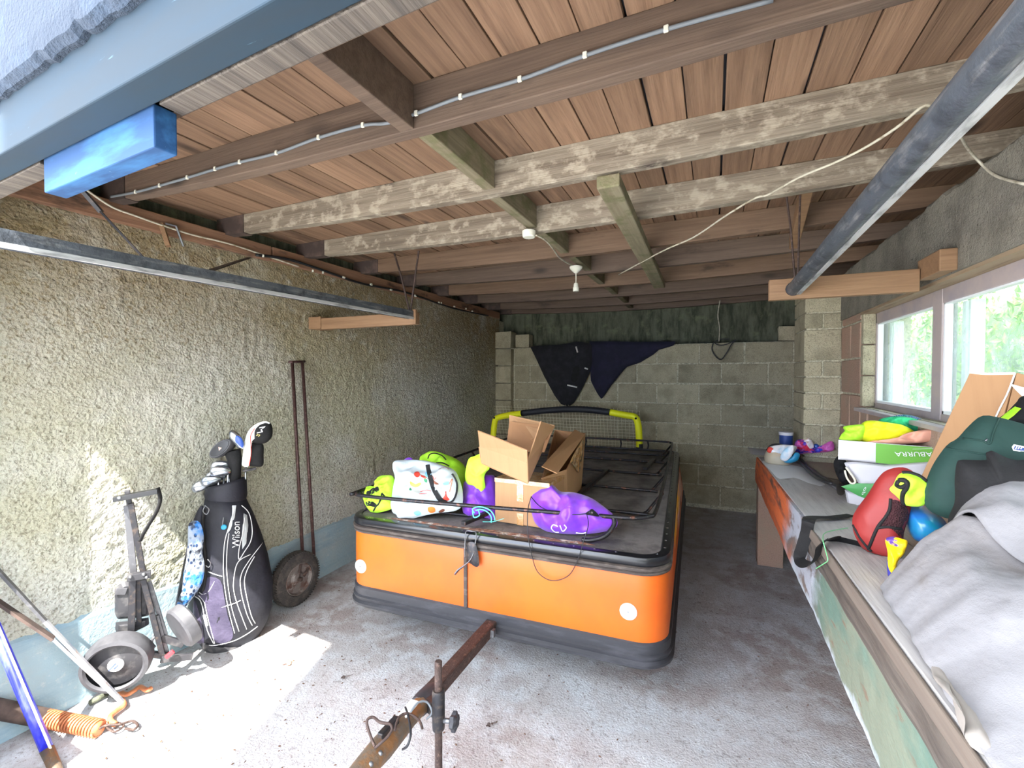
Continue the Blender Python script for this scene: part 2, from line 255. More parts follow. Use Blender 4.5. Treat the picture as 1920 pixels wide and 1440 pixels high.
# ------------------------------------------------------------ objects and meshes
WP = {}
def reg(o, p): WP[o.name] = V(p)
def thing(name, loc, label=None, cat=None, group=None, kind=None):
    o = bpy.data.objects.new(name, None); COL.objects.link(o); o.location = loc; o.empty_display_size = .05; reg(o, loc); tag(o, label, cat, group, kind); return o
def tag(o, label=None, cat=None, group=None, kind=None):
    if label: o['label'] = label
    if cat: o['category'] = cat
    if group: o['group'] = group
    if kind: o['kind'] = kind
    return o
class MB:
    def __init__(s): s.v = []; s.f = []
    def add(s, vs, fs):
        n = len(s.v); s.v += [V(v) for v in vs]; s.f += [tuple(i + n for i in f) for f in fs]; return s
    def box8(s, p):
        return s.add(p, [(0, 3, 2, 1), (4, 5, 6, 7), (0, 1, 5, 4), (1, 2, 6, 5), (2, 3, 7, 6), (3, 0, 4, 7)])
    def box(s, a, b):
        (x0, y0, z0), (x1, y1, z1) = a, b
        return s.box8([(x0, y0, z0), (x1, y0, z0), (x1, y1, z0), (x0, y1, z0), (x0, y0, z1), (x1, y0, z1), (x1, y1, z1), (x0, y1, z1)])
    def beam(s, p0, p1, w, h, up=(0, 0, 1)):
        p0, p1, up = V(p0), V(p1), V(up); d = (p1 - p0).normalized(); a = d.cross(up).normalized() * w / 2; b = a.cross(d).normalized() * h / 2
        return s.box8([p0 - a - b, p0 + a - b, p1 + a - b, p1 - a - b, p0 - a + b, p0 + a + b, p1 + a + b, p1 - a + b])
    def loft(s, rings, cap=True, closed=False):
        n = len(rings[0]); k = len(rings); vs = [p for r in rings for p in r]; fs = []
        for i in range(k if closed else k - 1):
            i2 = (i + 1) % k
            for j in range(n): fs.append((i * n + j, i * n + (j + 1) % n, i2 * n + (j + 1) % n, i2 * n + j))
        if cap and not closed: fs += [tuple(range(n - 1, -1, -1)), tuple((k - 1) * n + j for j in range(n))]
        return s.add(vs, fs)
    def tube(s, pts, r, seg=8, closed=False, flat=None, up=None):
        pts = [V(p) for p in pts]; n = len(pts); rings = []; prev = None
        for i, p in enumerate(pts):
            a = pts[(i - 1) % n] if (closed or i > 0) else p; b = pts[(i + 1) % n] if (closed or i < n - 1) else p
            d = (b - a).normalized()
            if up is not None: u = V(up)
            elif prev is None: u = V((0, 0, 1)) if abs(d.z) < .9 else V((1, 0, 0))
            else: u = prev
            x = d.cross(u)
            if x.length < 1e-5: x = d.cross(V((1, 0, 0.1)))
            x.normalize(); y = x.cross(d).normalized(); prev = y
            rr = r[i] if isinstance(r, (list, tuple)) else r
            fl = flat or 1
            rings.append([p + x * (rr * cos(2 * pi * j / seg)) + y * (rr * fl * sin(2 * pi * j / seg)) for j in range(seg)])
        return s.loft(rings, closed=closed)
    def lathe(s, p0, d, prof, seg=24, cap=True):
        p0, d = V(p0), V(d).normalized(); u = V((0, 0, 1)) if abs(d.z) < .9 else V((1, 0, 0)); x = d.cross(u).normalized(); y = x.cross(d)
        return s.loft([[p0 + d * t + (x * cos(2 * pi * j / seg) + y * sin(2 * pi * j / seg)) * max(r, 1e-4) for j in range(seg)] for t, r in prof], cap=cap)
    def ball(s, c, r, seg=14, squash=(1, 1, 1)):
        rings = []
        for i in range(1, seg):
            a = pi * i / seg; rings.append([V(c) + V((r * sin(a) * cos(2 * pi * j / seg) * squash[0], r * sin(a) * sin(2 * pi * j / seg) * squash[1], -r * cos(a) * squash[2])) for j in range(seg)])
        return s.loft(rings)
    def puff(s, outline, nrm, tf, tb=None, c=None, M=56, rings=9, wr=.0, p=2.2, wf=9, smooth=True, zmin=None):
        """closed 3-D outline inflated to both sides of its plane: a cushion with real thickness"""
        tb = tf * .5 if tb is None else tb; nrm = V(nrm).normalized(); o = [V(q) for q in outline]
        per = [0]
        for i in range(len(o)): per.append(per[-1] + (o[(i + 1) % len(o)] - o[i]).length)
        L_ = per[-1]; rs = []
        for k in range(M):
            t = L_ * k / M; i = max(j for j in range(len(o)) if per[j] <= t + 1e-9); f = (t - per[i]) / max(1e-9, per[i + 1] - per[i]); n = len(o)
            if smooth:
                a, b, c1, d1 = o[(i - 1) % n], o[i], o[(i + 1) % n], o[(i + 2) % n]
                rs.append(.5 * ((2 * b) + (c1 - a) * f + (2 * a - 5 * b + 4 * c1 - d1) * f * f + (3 * b - a - 3 * c1 + d1) * f ** 3))
            else: rs.append(o[i].lerp(o[(i + 1) % n], f))
        c = sum(rs, V()) / M if c is None else V(c)
        for side, t in ((1, tf), (-1, tb)):
            vs = []; fs = []
            for k in range(rings + 1):
                q = 1 - k / rings; hgt = (max(0, 1 - q ** p)) ** .5 * t
                for j in range(M):
                    pt = c + (rs[j] - c) * q; w = 0
                    if wr: w = ((.9 - 2.2 * abs(noise.noise(pt * wf * .8))) * .6 + noise.noise(pt * wf * 2.4) * .35) * wr * (1 - q ** 5)
                    r_ = pt + nrm * side * (hgt + w * (1 if side > 0 else .3))
                    if zmin is not None and r_.z < zmin: r_.z = zmin + (r_.z - zmin) * .02
                    vs.append(r_)
            for k in range(rings):
                for j in range(M):
                    a, b = k * M + j, k * M + (j + 1) % M; e = (a, b, b + M, a + M); fs.append(e if side > 0 else e[::-1])
            s.add(vs, fs)
        return s
    def bvh(s): return BVHTree.FromPolygons(s.v, s.f)
    def build(s, name, m, parent=None, smooth=False, bevel=0, sub=0, weld=False, solid=0):
        me = bpy.data.meshes.new(name)
        lo = V((min(v.x for v in s.v), min(v.y for v in s.v), min(v.z for v in s.v))); hi = V((max(v.x for v in s.v), max(v.y for v in s.v), max(v.z for v in s.v)))
        c = (lo + hi) / 2
        if parent is None: c.z = lo.z
        me.from_pydata([v - c for v in s.v], [], s.f); me.materials.append(MT[m] if isinstance(m, str) else m)
        bm = bmesh.new(); bm.from_mesh(me)
        if weld: bmesh.ops.remove_doubles(bm, verts=bm.verts, dist=1e-5)
        bmesh.ops.recalc_face_normals(bm, faces=bm.faces); bm.to_mesh(me); bm.free()
        if smooth:
            for p in me.polygons: p.use_smooth = True
            if smooth == 'auto': 
                try: me.set_sharp_from_angle(angle=R(35))
                except Exception: pass
        o = bpy.data.objects.new(name, me); COL.objects.link(o)
        if parent is not None: o.parent = parent; o.location = c - WP[parent.name]
        else: o.location = c
        reg(o, c)
        if solid: md = o.modifiers.new('solid', 'SOLIDIFY'); md.thickness = solid; md.offset = 0
        if bevel: md = o.modifiers.new('bevel', 'BEVEL'); md.width = bevel; md.segments = 2; md.limit_method = 'ANGLE'
        if sub: md = o.modifiers.new('sub', 'SUBSURF'); md.levels = md.render_levels = sub
        return o
def structure(o): o['kind'] = 'structure'; return o
def spl(pts, n=6, closed=False):
    pts = [V(p) for p in pts]; m = len(pts); out = []
    for i in range(m if closed else m - 1):
        a = pts[(i - 1) % m] if (closed or i) else pts[0]; b = pts[i]; c = pts[(i + 1) % m]; d = pts[(i + 2) % m] if (closed or i < m - 2) else pts[-1]
        for k in range(n):
            f = k / n; out.append(.5 * ((2 * b) + (c - a) * f + (2 * a - 5 * b + 4 * c - d) * f * f + (3 * b - a - 3 * c + d) * f ** 3))
    if not closed: out.append(pts[-1])
    return out
def onsurf(bv, px, py, off=.002, fall=None):
    d = ray(px, py).normalized(); h = bv.ray_cast(EYE, d)
    if h[0] is None: return fall
    return h[0] - d * off
def drawn(bv, pix, r, name, m, parent, n=5, flat=.5, off=.001, closed=False, seg=6):
    """a cord, seam or print line laid on a surface along sight points"""
    q = spl([V((x, y, 0)) for x, y in pix], n, closed); pts = []; last = None
    for a in q:
        p = onsurf(bv, a.x, a.y, off)
        if p is not None and (last is None or (p - last).length < .25): pts.append(p); last = p
    if len(pts) < 2: return None
    return MB().tube(pts, r, seg, closed=closed).build(name, m, parent, smooth=True)
def patch(bv, pix, name, m, parent, off=.0015, sub=1, n=3):
    """flat print laid on a surface inside a sight outline"""
    q = spl([V((x, y, 0)) for x, y in pix], n, True) if sub else [V((x, y, 0)) for x, y in pix]
    c = sum(q, V()) / len(q); mb = MB(); rings = []; last = None; K = 5
    for k in range(K + 1):
        ring = []
        for a in q:
            p = c + (a - c) * (1 - k / K * .999); h = onsurf(bv, p.x, p.y, off); 
            if h is None: h = last
            if h is None: return None
            last = h; ring.append(h)
        rings.append(ring)
    mb.loft(rings, cap=False); return mb.build(name, m, parent, smooth=True)
def text_mesh(body, size=1):
    cu = bpy.data.curves.new('lettering', 'FONT'); cu.body = body; cu.size = size; cu.resolution_u = 3; cu.align_x = 'LEFT'
    o = bpy.data.objects.new('lettering', cu); COL.objects.link(o); bpy.context.view_layer.update()
    me = bpy.data.meshes.new_from_object(o.evaluated_get(bpy.context.evaluated_depsgraph_get()))
    v = [x.co.copy() for x in me.vertices]; f = [tuple(p.vertices) for p in me.polygons]
    bpy.data.objects.remove(o); bpy.data.meshes.remove(me); return v, f
def letters(body, place, name, m, parent, sub=True):
    """place(u, v) -> 3-D point, u along the text 0..1, v up 0..1 (cap height)"""
    v, f = text_mesh(body); x0 = min(p.x for p in v); x1 = max(p.x for p in v); hh = .7
    mb = MB(); vs = []
    for p in v:
        q = place((p.x - x0) / (x1 - x0), p.y / hh); vs.append(q)
    if any(q is None for q in vs): return None
    mb.add(vs, f); me = bpy.data.meshes.new(name); c = sum(vs, V()) / len(vs)
    me.from_pydata([q - c for q in vs], [], f); me.materials.append(MT[m]); o = bpy.data.objects.new(name, me); COL.objects.link(o)
    if parent is not None: o.parent = parent; o.location = c - WP[parent.name]
    reg(o, c); return o
# ============================================================ THE SETTING
XL = -2.62; XR = .81; YB = 5.42; ZC = 2.385
# floor
f = MB(); nx, ny = 60, 90
vs = []; fs = []
for j in range(ny + 1):
    for i in range(nx + 1):
        x = -2.7 + 3.8 * i / nx; y = .1 + 5.6 * j / ny; vs.append((x, y, noise.noise(V((x * 1.6, y * 1.6, 0))) * .004 + noise.noise(V((x * 9, y * 9, 3))) * .0012 - .004))
for j in range(ny):
    for i in range(nx): a = j * (nx + 1) + i; fs.append((a, a + 1, a + nx + 2, a + nx + 1))
f.add(vs, fs); floor = f.build('floor', 'floor_concrete', None, smooth=True); structure(floor)
structure(MB().box((-9, -12, -.12), (9, .1, -.012)).build('ground', 'ground'))
structure(MB().box((1.12, .1, -.12), (9, 12, -.05)).build('ground', 'ground'))
# left wall: pebbled render on real relief
def wl(name, z0, z1, x, amp, cell, m, y0=.5, y1=5.45):
    ny = int((y1 - y0) / cell); nz = int((z1 - z0) / cell); vs = []; fs = []
    for k in range(nz + 1):
        for j in range(ny + 1):
            y = y0 + (y1 - y0) * j / ny; z = z0 + (z1 - z0) * k / nz
            n = noise.noise(V((y * 30, z * 36, 1))) * amp + noise.noise(V((y * 62, z * 62, 8))) * amp * .6 + noise.noise(V((y * 2, z * 2, 5))) * .006
            vs.append((x + n, y, z))
    for k in range(nz):
        for j in range(ny): a = k * (ny + 1) + j; fs.append((a, a + 1, a + ny + 2, a + ny + 1))
    return MB().add(vs, fs).build(name, m, None, smooth=True)
wall_left = structure(wl('wall_left', .33, 2.24, XL, .009, .015, 'roughcast'))
structure(MB().box((XL - .25, .3, -.05), (XL - .012, 5.9, 2.2)).build('wall_left', 'mortar'))
structure(MB().box((XL - .30, .55, 2.2), (XL - .07, 5.9, 2.5)).build('wall_left', 'moss_concrete'))
sk = MB(); ys = [.5 + .1 * i for i in range(50)]
sk.loft([[V((XL - .01, y, -.01)), V((XL + .016 + .004 * sin(y * 9), y, -.01)), V((XL + .014 + .003 * sin(y * 7), y, .355 + .022 * sin(y * 2.3) + .008 * sin(y * 11))), V((XL - .01, y, .375 + .022 * sin(y * 2.3))), ] for y in ys])
structure(sk.build('baseboard_left', 'skirt_paint', None))
pl = MB()
for a, b in ((.56, 2.02), (2.03, 3.7), (3.71, 5.4)): pl.box((XL - .06, a, 2.205 + .004 * a), (XL + .035, b, 2.30))
pl.build('wall_plate', 'plate_wood', wall_left, bevel=.004)
pt = MB()
for y in [2.6, 2.9, 3.15, 3.5, 3.9, 4.2, 4.6]:
    pt.tube([(XL + .06, y, 2.215), (XL + .06, y + .02, 2.215)], .008, 6)
pt.build('cable_clip', 'white_plastic', wall_left)['kind'] = 'stuff'
# back wall of concrete blocks: every block a part
back = MB().box((XL - .02, YB + .004, -.05), (1.2, YB + .16, 1.825)); wall_back = structure(back.build('wall_back', 'mortar'))
def block(x0, x1, y0, y1, z0, z1, m, parent, j=.0035):
    mb = MB(); r = random.uniform; q = []
    for z in (z0, z1):
        for x, y in ((x0, y0), (x1, y0), (x1, y1), (x0, y1)): q.append((x + r(-j, j), y + r(-j, j), z + r(-j, j)))
    mb.box8(q); return mb.build('block', m, parent, bevel=.006)
for k in range(8):
    z1 = 1.82 - .225 * k; z0 = z1 - .209; x = XL + .24 - (.225 if k % 2 else 0)
    while x < .85:
        a = max(x, XL + .235); b = min(x + .433, .9)
        if b - a > .06: block(a, b, YB - random.uniform(0, .004), YB + .09, z0, z1, 'block', wall_back, .003)
        x += .449
for z0 in (.02, .245, .47, .695, .92, 1.145, 1.37, 1.595, 1.82):
    block(XL + .0, XL + .225, YB - .09, YB + .1, z0 + .006, z0 + .218, 'block', wall_back)
block(-2.36, -2.17, YB - .02, YB + .12, 1.832, 2.0, 'block', wall_back)
block(.62, .80, YB - .0, YB + .12, 1.832, 1.98, 'block', wall_back)
structure(MB().box((XL - .1, YB + .2, 1.6), (1.4, YB + .4, 2.5)).build('wall_back', 'moss_concrete'))
structure(MB().box((XL - .1, YB + .16, -.05), (1.4, YB + .22, 1.80)).build('wall_back', 'moss_concrete'))
# right wall
wall_right = structure(MB().box((XR + .012, .45, -.05), (XR + .24, 3.34, 1.285)).build('wall_right', 'mortar'))
structure(MB().box((XR + .012, 3.35, -.05), (XR + .24, 5.6, 2.16)).build('wall_right', 'mortar'))
structure(MB().box((XR, .45, 1.28), (XR + .24, .93, 2.16)).build('wall_right', 'mortar'))
structure(MB().box((XR + .26, .3, 1.95), (XR + .4, 5.8, 2.5)).build('wall_right', 'moss_concrete'))
WR = bpy.data.objects['wall_right.001']
for k in range(10):
    z0 = .012 + .225 * k; z1 = min(z0 + .213, 2.15)
    for (a, b) in (((3.345, 3.56), (3.572, 3.80)) if k % 2 else ((3.345, 3.78),)): 
        if z1 - z0 > .05: block(XR, XR + .1, a, b, z0, z1, 'block_red', WR)
    for a in (4.22, 4.67, 5.12): block(XR, XR + .1, a, a + .437, z0, z1, 'block_red', WR)
for k in range(5):
    z0 = .15 + .225 * k; y = .5 - (.22 if k % 2 else 0)
    while y < 3.3:
        a = max(y, .5); b = min(y + .437, 3.335)
        if b - a > .05: block(XR, XR + .1, a, b, z0, z0 + .213, 'block_red', wall_right)
        y += .449
# window reveal edge at the far side, lintel over the window
for k in range(3): block(XR + .002, XR + .20, 3.30, 3.345, 1.29 + .186 * k, 1.47 + .186 * k, 'block', WR, .002)
lt = MB(); N_ = 120
rings = []
for i in range(N_ + 1):
    y = .45 + 3.32 * i / N_; t = 2.185 + .02 * noise.noise(V((y * 5, 0, 0))) + .014 * noise.noise(V((y * 22, 2, 0))); dx = .006 * noise.noise(V((y * 6, 7, 0)))
    rings.append([V((XR - .012 + dx, y, 1.852)), V((XR - .012 + dx * 2, y, 2.0)), V((XR - .016 - dx, y, t - .03 + .01 * noise.noise(V((y * 30, 4, 0))))), V((XR + .02, y, t)), V((XR + .24, y, t + .03)), V((XR + .24, y, 1.852))])
lintel = structure(lt.loft(rings).build('lintel', 'concrete', None))
MB().box((XR - .005, .93, 1.838), (XR + .075, 3.34, 1.853)).build('lintel_board', 'sill_wood', lintel)
# block pillar
pillar = structure(MB().box((.602, 3.782, -.02), (XR + .05, 4.205, 2.17)).build('pillar', 'mortar'))
zs = [0, .225, .45, .675, .9, 1.125, 1.238, 1.35, 1.463, 1.575, 1.80, 1.913, 2.025, 2.175]
for i in range(len(zs) - 1):
    a, b = zs[i] + .006, zs[i + 1] - .005
    if i % 2: block(.59, XR - .002, 3.77, 4.21, a, b, 'block', pillar, .002)
    else:
        block(.59, .695, 3.77, 4.21, a, b, 'block', pillar, .002); block(.706, XR - .002, 3.77, 4.21, a, b, 'block', pillar, .002)
# ceiling boards, joists and struts
ceiling = structure(MB().box((-2.95, .5, 2.412), (1.2, 5.9, 2.47)).build('ceiling', 'slate'))
x = -2.78
while x < 1.2:
    w = .1125 + random.uniform(-.003, .002); zz = ZC + random.uniform(-.002, .003)
    MB().box((x, .56, zz), (x + w, 5.68, zz + .02)).build('board', 'board_wood', ceiling, bevel=.002)
    x += w + random.choice((.004, .005, .008))
def zb(x, y):
    t = (x + .8) / 1.9; return 2.246 + .055 * min(1.0, abs(t)) ** 2.2
JY = [1.2, 1.75, 2.3, 2.85, 3.4, 3.95, 4.5, 5.05, 5.5]
JM = ['joist_brown', 'joist_grey', 'joist_grey', 'joist_orange', 'joist_brown', 'joist_orange', 'joist_brown', 'joist_brown', 'joist_brown']
joists = []
for y, m in zip(JY, JM):
    mb = MB(); rings = []
    for i in range(25):
        x = XL - .05 + 3.72 * i / 24; z = zb(x, y) + .003 * noise.noise(V((x * 4, y, 0))); w = .024 + .0015 * noise.noise(V((x * 3, y, 9)))
        rings.append([V((x, y - w, z)), V((x, y + w, z)), V((x, y + w, ZC + .001)), V((x, y - w, ZC + .001))])
    j = mb.loft(rings).build('joist', m, ceiling, bevel=.003); joists.append(j)
    MB().loft([[V((x, y - .028, zb(x, y) - .004)), V((x, y + .028, zb(x, y) - .004)), V((x, y + .028, ZC)), V((x, y - .028, ZC))] for x in (XL - .04, XL + .10, XL + .19 + .03 * sin(y * 9))]).build('joist_end', 'tar_brown', j)
yy = [.62] + JY
for i in range(len(yy) - 1):
    a, b = yy[i] + .025, yy[i + 1] - .025; x = -.885 + .012 * sin(i * 2.1)
    MB().box((x - .026, a, zb(x, a) + (.02 if i else 0)), (x + .026, b, ZC)).build('strut', 'strut_mossy' if i else 'joist_brown', ceiling, bevel=.004)
MB().beam((-.37, 1.72, 2.213), (-.41, 3.90, 2.215), .088, .05).build('strut', 'strut_mossy', ceiling, bevel=.006)
MB().beam((.375, 2.33, 2.34), (.41, 3.0, 2.225), .045, .07).build('strut', 'timber_orange', ceiling, bevel=.004)
# header over the door opening
def hy(x): return .42 - .045 * x
def hbox(x0, x1, dy0, dy1, z0, z1):
    return MB().box8([(x0, hy(x0) + dy0, z0), (x1, hy(x1) + dy0, z0), (x1, hy(x1) + dy1, z0), (x0, hy(x0) + dy1, z0), (x0, hy(x0) + dy0, z1), (x1, hy(x1) + dy0, z1), (x1, hy(x1) + dy1, z1), (x0, hy(x0) + dy1, z1)])
head = hbox(-3.0, 1.2, 0, .058, 2.0, 2.135).build('trim_1', 'header_blue', None, bevel=.003); structure(head)
hbox(-.98, 1.1, .062, .105, 2.0, 2.2).build('inner_batten', 'beam_dark', head, bevel=.002)
hbox(-2.5, -1.52, .062, .105, 2.0, 2.2).build('inner_batten', 'beam_dark', head, bevel=.002)
hbox(-2.7, 1.1, .108, .125, 2.02, 2.41).build('inner_board', 'joist_brown', head)
sb = structure(hbox(-1.50, -1.0, .062, .105, 1.925, 2.01).build('trim_2', 'bright_blue', None, bevel=.003))
rb = MB(); rings = []
for i in range(220):
    x = -3.0 + 4.2 * i / 219; e = .010 * noise.noise(V((x * 30, 0, 0))) + .006 * noise.noise(V((x * 90, 5, 0)))
    rings.append([V((x, hy(x) + .09, 2.125)), V((x, hy(x) - .012, 2.118 + e)), V((x, hy(x) - .026, 2.128 + e)), V((x, hy(x) - .03, 2.16)), V((x, hy(x) - .03, 3.1)), V((x, hy(x) + .09, 3.1))])
structure(rb.loft(rings).build('wall_front', 'render_blue', None))
structure(MB().box((-2.95, .35, -.05), (-2.475, .62, 2.02)).build('wall_front', 'render_blue'))
structure(MB().box((.86, .2, -.05), (1.3, .46, 2.4)).build('wall_front', 'render_blue'))
structure(MB().box((-2.44, .30, -.05), (-2.09, .37, .80)).build('wall_front', 'render_blue'))  # unseen low stub, added to shade the floor corner by the left jamb
# window
WX = XR + .062; zt = 1.84; zbm = 1.287
win = thing('window_1', (WX, 2.1, zbm)); structure(win)
fr = MB(); fr.box((WX, .93, zt - .062), (WX + .055, 3.335, zt)); fr.box((WX, .93, zbm - .03), (WX + .055, 3.335, zbm + .028))
fr.box((WX, 3.285, zbm), (WX + .055, 3.335, zt)); fr.box((WX, .93, zbm), (WX + .055, .99, zt))
fr.build('window_frame', 'frame_grey', win, bevel=.003)
MB().box((WX - .002, 2.455, zbm), (WX + .05, 2.545, zt)).build('mullion', 'frame_grey', win, bevel=.003)
for a, b in ((2.545, 3.285), (.99, 2.455)):
    bd = MB(); z0, z1 = zbm + .028, zt - .062; q = .014
    bd.box((WX + .004, a, z0), (WX + .03, a + q, z1)).box((WX + .004, b - q, z0), (WX + .03, b, z1)).box((WX + .004, a, z0), (WX + .03, b, z0 + q)).box((WX + .004, a, z1 - q * .5), (WX + .03, b, z1))
    bd.box((WX + .055, b - .05, z0), (WX + .10, b - .02, z1)).box((WX + .055, b - .085, z0), (WX + .10, b - .07, z1)).box((WX + .055, a, z0 - .02), (WX + .10, b, z0 + .004))
    bd.build('glazing_bead', 'frame_white', win, bevel=.001)
    MB().box((WX + .032, a, z0), (WX + .036, b, z1)).build('pane', 'dirty_glass', win)
MB().box((XR - .03, .9, 1.262), (WX + .01, 3.34, 1.282)).build('sill', 'frame_grey', win, bevel=.003)
# outside: hedge seen through the panes, unseen house added to cut the sun at the doorway
hg = thing('hedge', (2.6, 5, 0), 'tall green garden hedge with scattered red flowers outside the window', 'hedge')
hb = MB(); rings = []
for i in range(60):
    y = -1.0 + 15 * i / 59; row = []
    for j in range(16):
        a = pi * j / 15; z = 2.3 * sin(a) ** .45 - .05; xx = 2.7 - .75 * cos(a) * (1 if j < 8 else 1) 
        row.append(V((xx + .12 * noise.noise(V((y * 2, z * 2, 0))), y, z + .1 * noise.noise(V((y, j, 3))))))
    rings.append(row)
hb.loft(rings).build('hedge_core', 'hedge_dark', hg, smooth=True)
lf = MB(); fl = MB()
for i in range(15000):
    y = random.uniform(.2, 13.5); z = random.uniform(.5, 2.4); x = 1.9 + .16 * noise.noise(V((y * 2, z * 2, 0))) + random.uniform(-.1, .08) + (max(0, z - 1.9)) ** 2 * .9
    c = V((x, y, z)); a = Euler((random.uniform(0, 6), random.uniform(0, 6), random.uniform(0, 6))).to_matrix(); s_ = random.uniform(.022, .045)
    q = [c + a @ V((-s_, 0, 0)), c + a @ V((0, -s_ * .45, .006)), c + a @ V((s_, 0, 0)), c + a @ V((0, s_ * .45, .006))]
    (fl if random.random() < .02 else lf).add(q, [(0, 1, 2, 3)])
lf.build('foliage', 'leaf_green', hg)['kind'] = 'stuff'; fl.build('flowers', 'flower', hg)['kind'] = 'stuff'
hs = thing('blocker_house', (1.0, -4.2, 0), 'unseen pale house added to keep the sun off the right of the doorway', 'house')
d_ = V((.29, -.957, 0)); e_ = V((.957, .29, 0)); o0 = V((-.41, -3.2, 0)); q = [o0, o0 + e_ * 2.9, o0 + e_ * 2.9 + d_ * 3, o0 + d_ * 3]
MB().box8(q + [p + V((0, 0, 9.0)) for p in q]).build('wall', 'house_wall', hs)
rf = [p + V((0, 0, 9.0)) for p in q]; m1 = (rf[0] + rf[1]) / 2 + V((0, 0, .9)); m2 = (rf[2] + rf[3]) / 2 + V((0, 0, .9))
MB().add([rf[0], rf[1], rf[2], rf[3], m1, m2], [(0, 1, 4), (2, 3, 5), (0, 4, 5, 3), (1, 2, 5, 4), (0, 3, 2, 1)]).build('roof', 'slate', hs)
for a in (.8, 2.1):
    for z in (1.0, 4.2):
        p = o0 + e_ * a; MB().box8([p - e_ * .4 - d_ * .02 + V((0, 0, z)), p + e_ * .4 - d_ * .02 + V((0, 0, z)), p + e_ * .4 + d_ * .02 + V((0, 0, z)), p - e_ * .4 + d_ * .02 + V((0, 0, z)), p - e_ * .4 - d_ * .02 + V((0, 0, z + 1.1)), p + e_ * .4 - d_ * .02 + V((0, 0, z + 1.1)), p + e_ * .4 + d_ * .02 + V((0, 0, z + 1.1)), p - e_ * .4 + d_ * .02 + V((0, 0, z + 1.1))]).build('window', 'slate', hs)
# ============================================================ ORANGE TRAILER
TH = R(3); TO = V((-1.80, 1.83, 0)); TU = V((cos(TH), sin(TH), 0)); TV = V((-sin(TH), cos(TH), 0)); TW, TL_ = 1.645, 2.86
def TR(u, v, w=0): return TO + TU * u + TV * v + V((0, 0, w))
def flare(y, w): return .055 * max(0, y / TL_) * max(0, min(1, (.68 - w) / .35))
def rr(off, w, r=.13, n=7):
    pts = []
    x0, y0, x1, y1 = -off, -off, TW + off, TL_ + off; r = max(.02, r + off)
    for cx, cy, a0 in ((x1 - r, y0 + r, -90), (x1 - r, y1 - r, 0), (x0 + r, y1 - r, 90), (x0 + r, y0 + r, 180)):
        for k in range(n + 1):
            a = R(a0 + 90 * k / n); yy_ = cy + r * sin(a); pts.append(TR(cx + r * cos(a) + (flare(yy_, w) if cx > TW / 2 else 0), yy_, w))
    return pts
trl = thing('camping_trailer', TR(TW / 2, TL_ / 2, 0), 'low orange box trailer with black rubber bands, black lid and tubular rack', 'trailer')
body = MB().loft([rr(-.012, .33), rr(-.004, .36), rr(-.003, .46), rr(-.003, .56), rr(-.004, .64), rr(-.012, .66)]).build('body', 'orange_panel', trl, smooth='auto')
bb = MB().loft([rr(-.05, .24), rr(-.004, .248), rr(.016, .262), rr(.018, .275), rr(.006, .285), rr(.010, .295), rr(.012, .305), rr(.003, .312), rr(.005, .33), rr(.005, .352), rr(-.006, .362)]).build('lower_band', 'black_rubber', trl, smooth='auto')
MB().loft([rr(-.02, .236), rr(-.012, .247), rr(-.004, .249), rr(-.03, .252)]).build('lower_edge', 'trim_black', trl)
MB().loft([rr(-.008, .642), rr(.006, .646), rr(.008, .655), rr(.001, .660), rr(.010, .664), rr(.011, .676), rr(-.004, .682)]).build('upper_band', 'brown_rubber', trl, smooth='auto')
MB().loft([rr(-.01, .680), rr(.002, .682), rr(.006, .690), rr(.007, .708), rr(.001, .718), rr(-.010, .722), rr(-.034, .722), rr(-.040, .716), rr(-.06, .70)]).build('lid_trim', 'trim_black', trl, smooth='auto')
lid = MB().loft([rr(-.03, .69), rr(-.038, .7175)]).build('lid', 'lid_top', trl)
# rivets along the trim
rv = MB().lathe((0, 0, 0), (0, 0, 1), [(0, .006), (.0015, .0055), (.003, .003), (.0034, .0005)], 8)
r0 = None; edge = rr(-.022, .7222, .13, 3); L0 = 0; pos = []
peri = edge + [edge[0]]
step = .092; acc = 0
for a, b in zip(peri, peri[1:]):
    d = (b - a).length; t = step - acc
    while t < d: pos.append(a.lerp(b, t / d)); t += step
    acc = (acc + d) % step if d + acc >= step else acc + d
for p in pos:
    if r0 is None: r0 = rv.build('rivet', 'bright_metal', trl, smooth=True); r0.location = p - WP[trl.name]
    else: c = r0.copy(); COL.objects.link(c); c.parent = trl; c.location = p - WP[trl.name]
# centre strip, reflectors, grime line
MB().box8([TR(.715, -.006, .362), TR(.733, -.006, .362), TR(.733, .004, .362), TR(.715, .004, .362), TR(.715, -.006, .642), TR(.733, -.006, .642), TR(.733, .004, .642), TR(.715, .004, .642)]).build('centre_strip', 'brown_rubber', trl, bevel=.002)
for (px, py) in ((676, 1062), (1178, 1147)):
    p = FP(px, py, TR(0, 0), -TV); rf = MB().lathe(p + TV * .004, -TV, [(0, .036), (.004, .036), (.006, .033)], 28).build('reflector', 'reflector', trl, smooth='auto')
    MB().lathe(p - TV * .002, -TV, [(0, .004), (.003, .003)], 10).build('screw', 'bright_metal', rf)
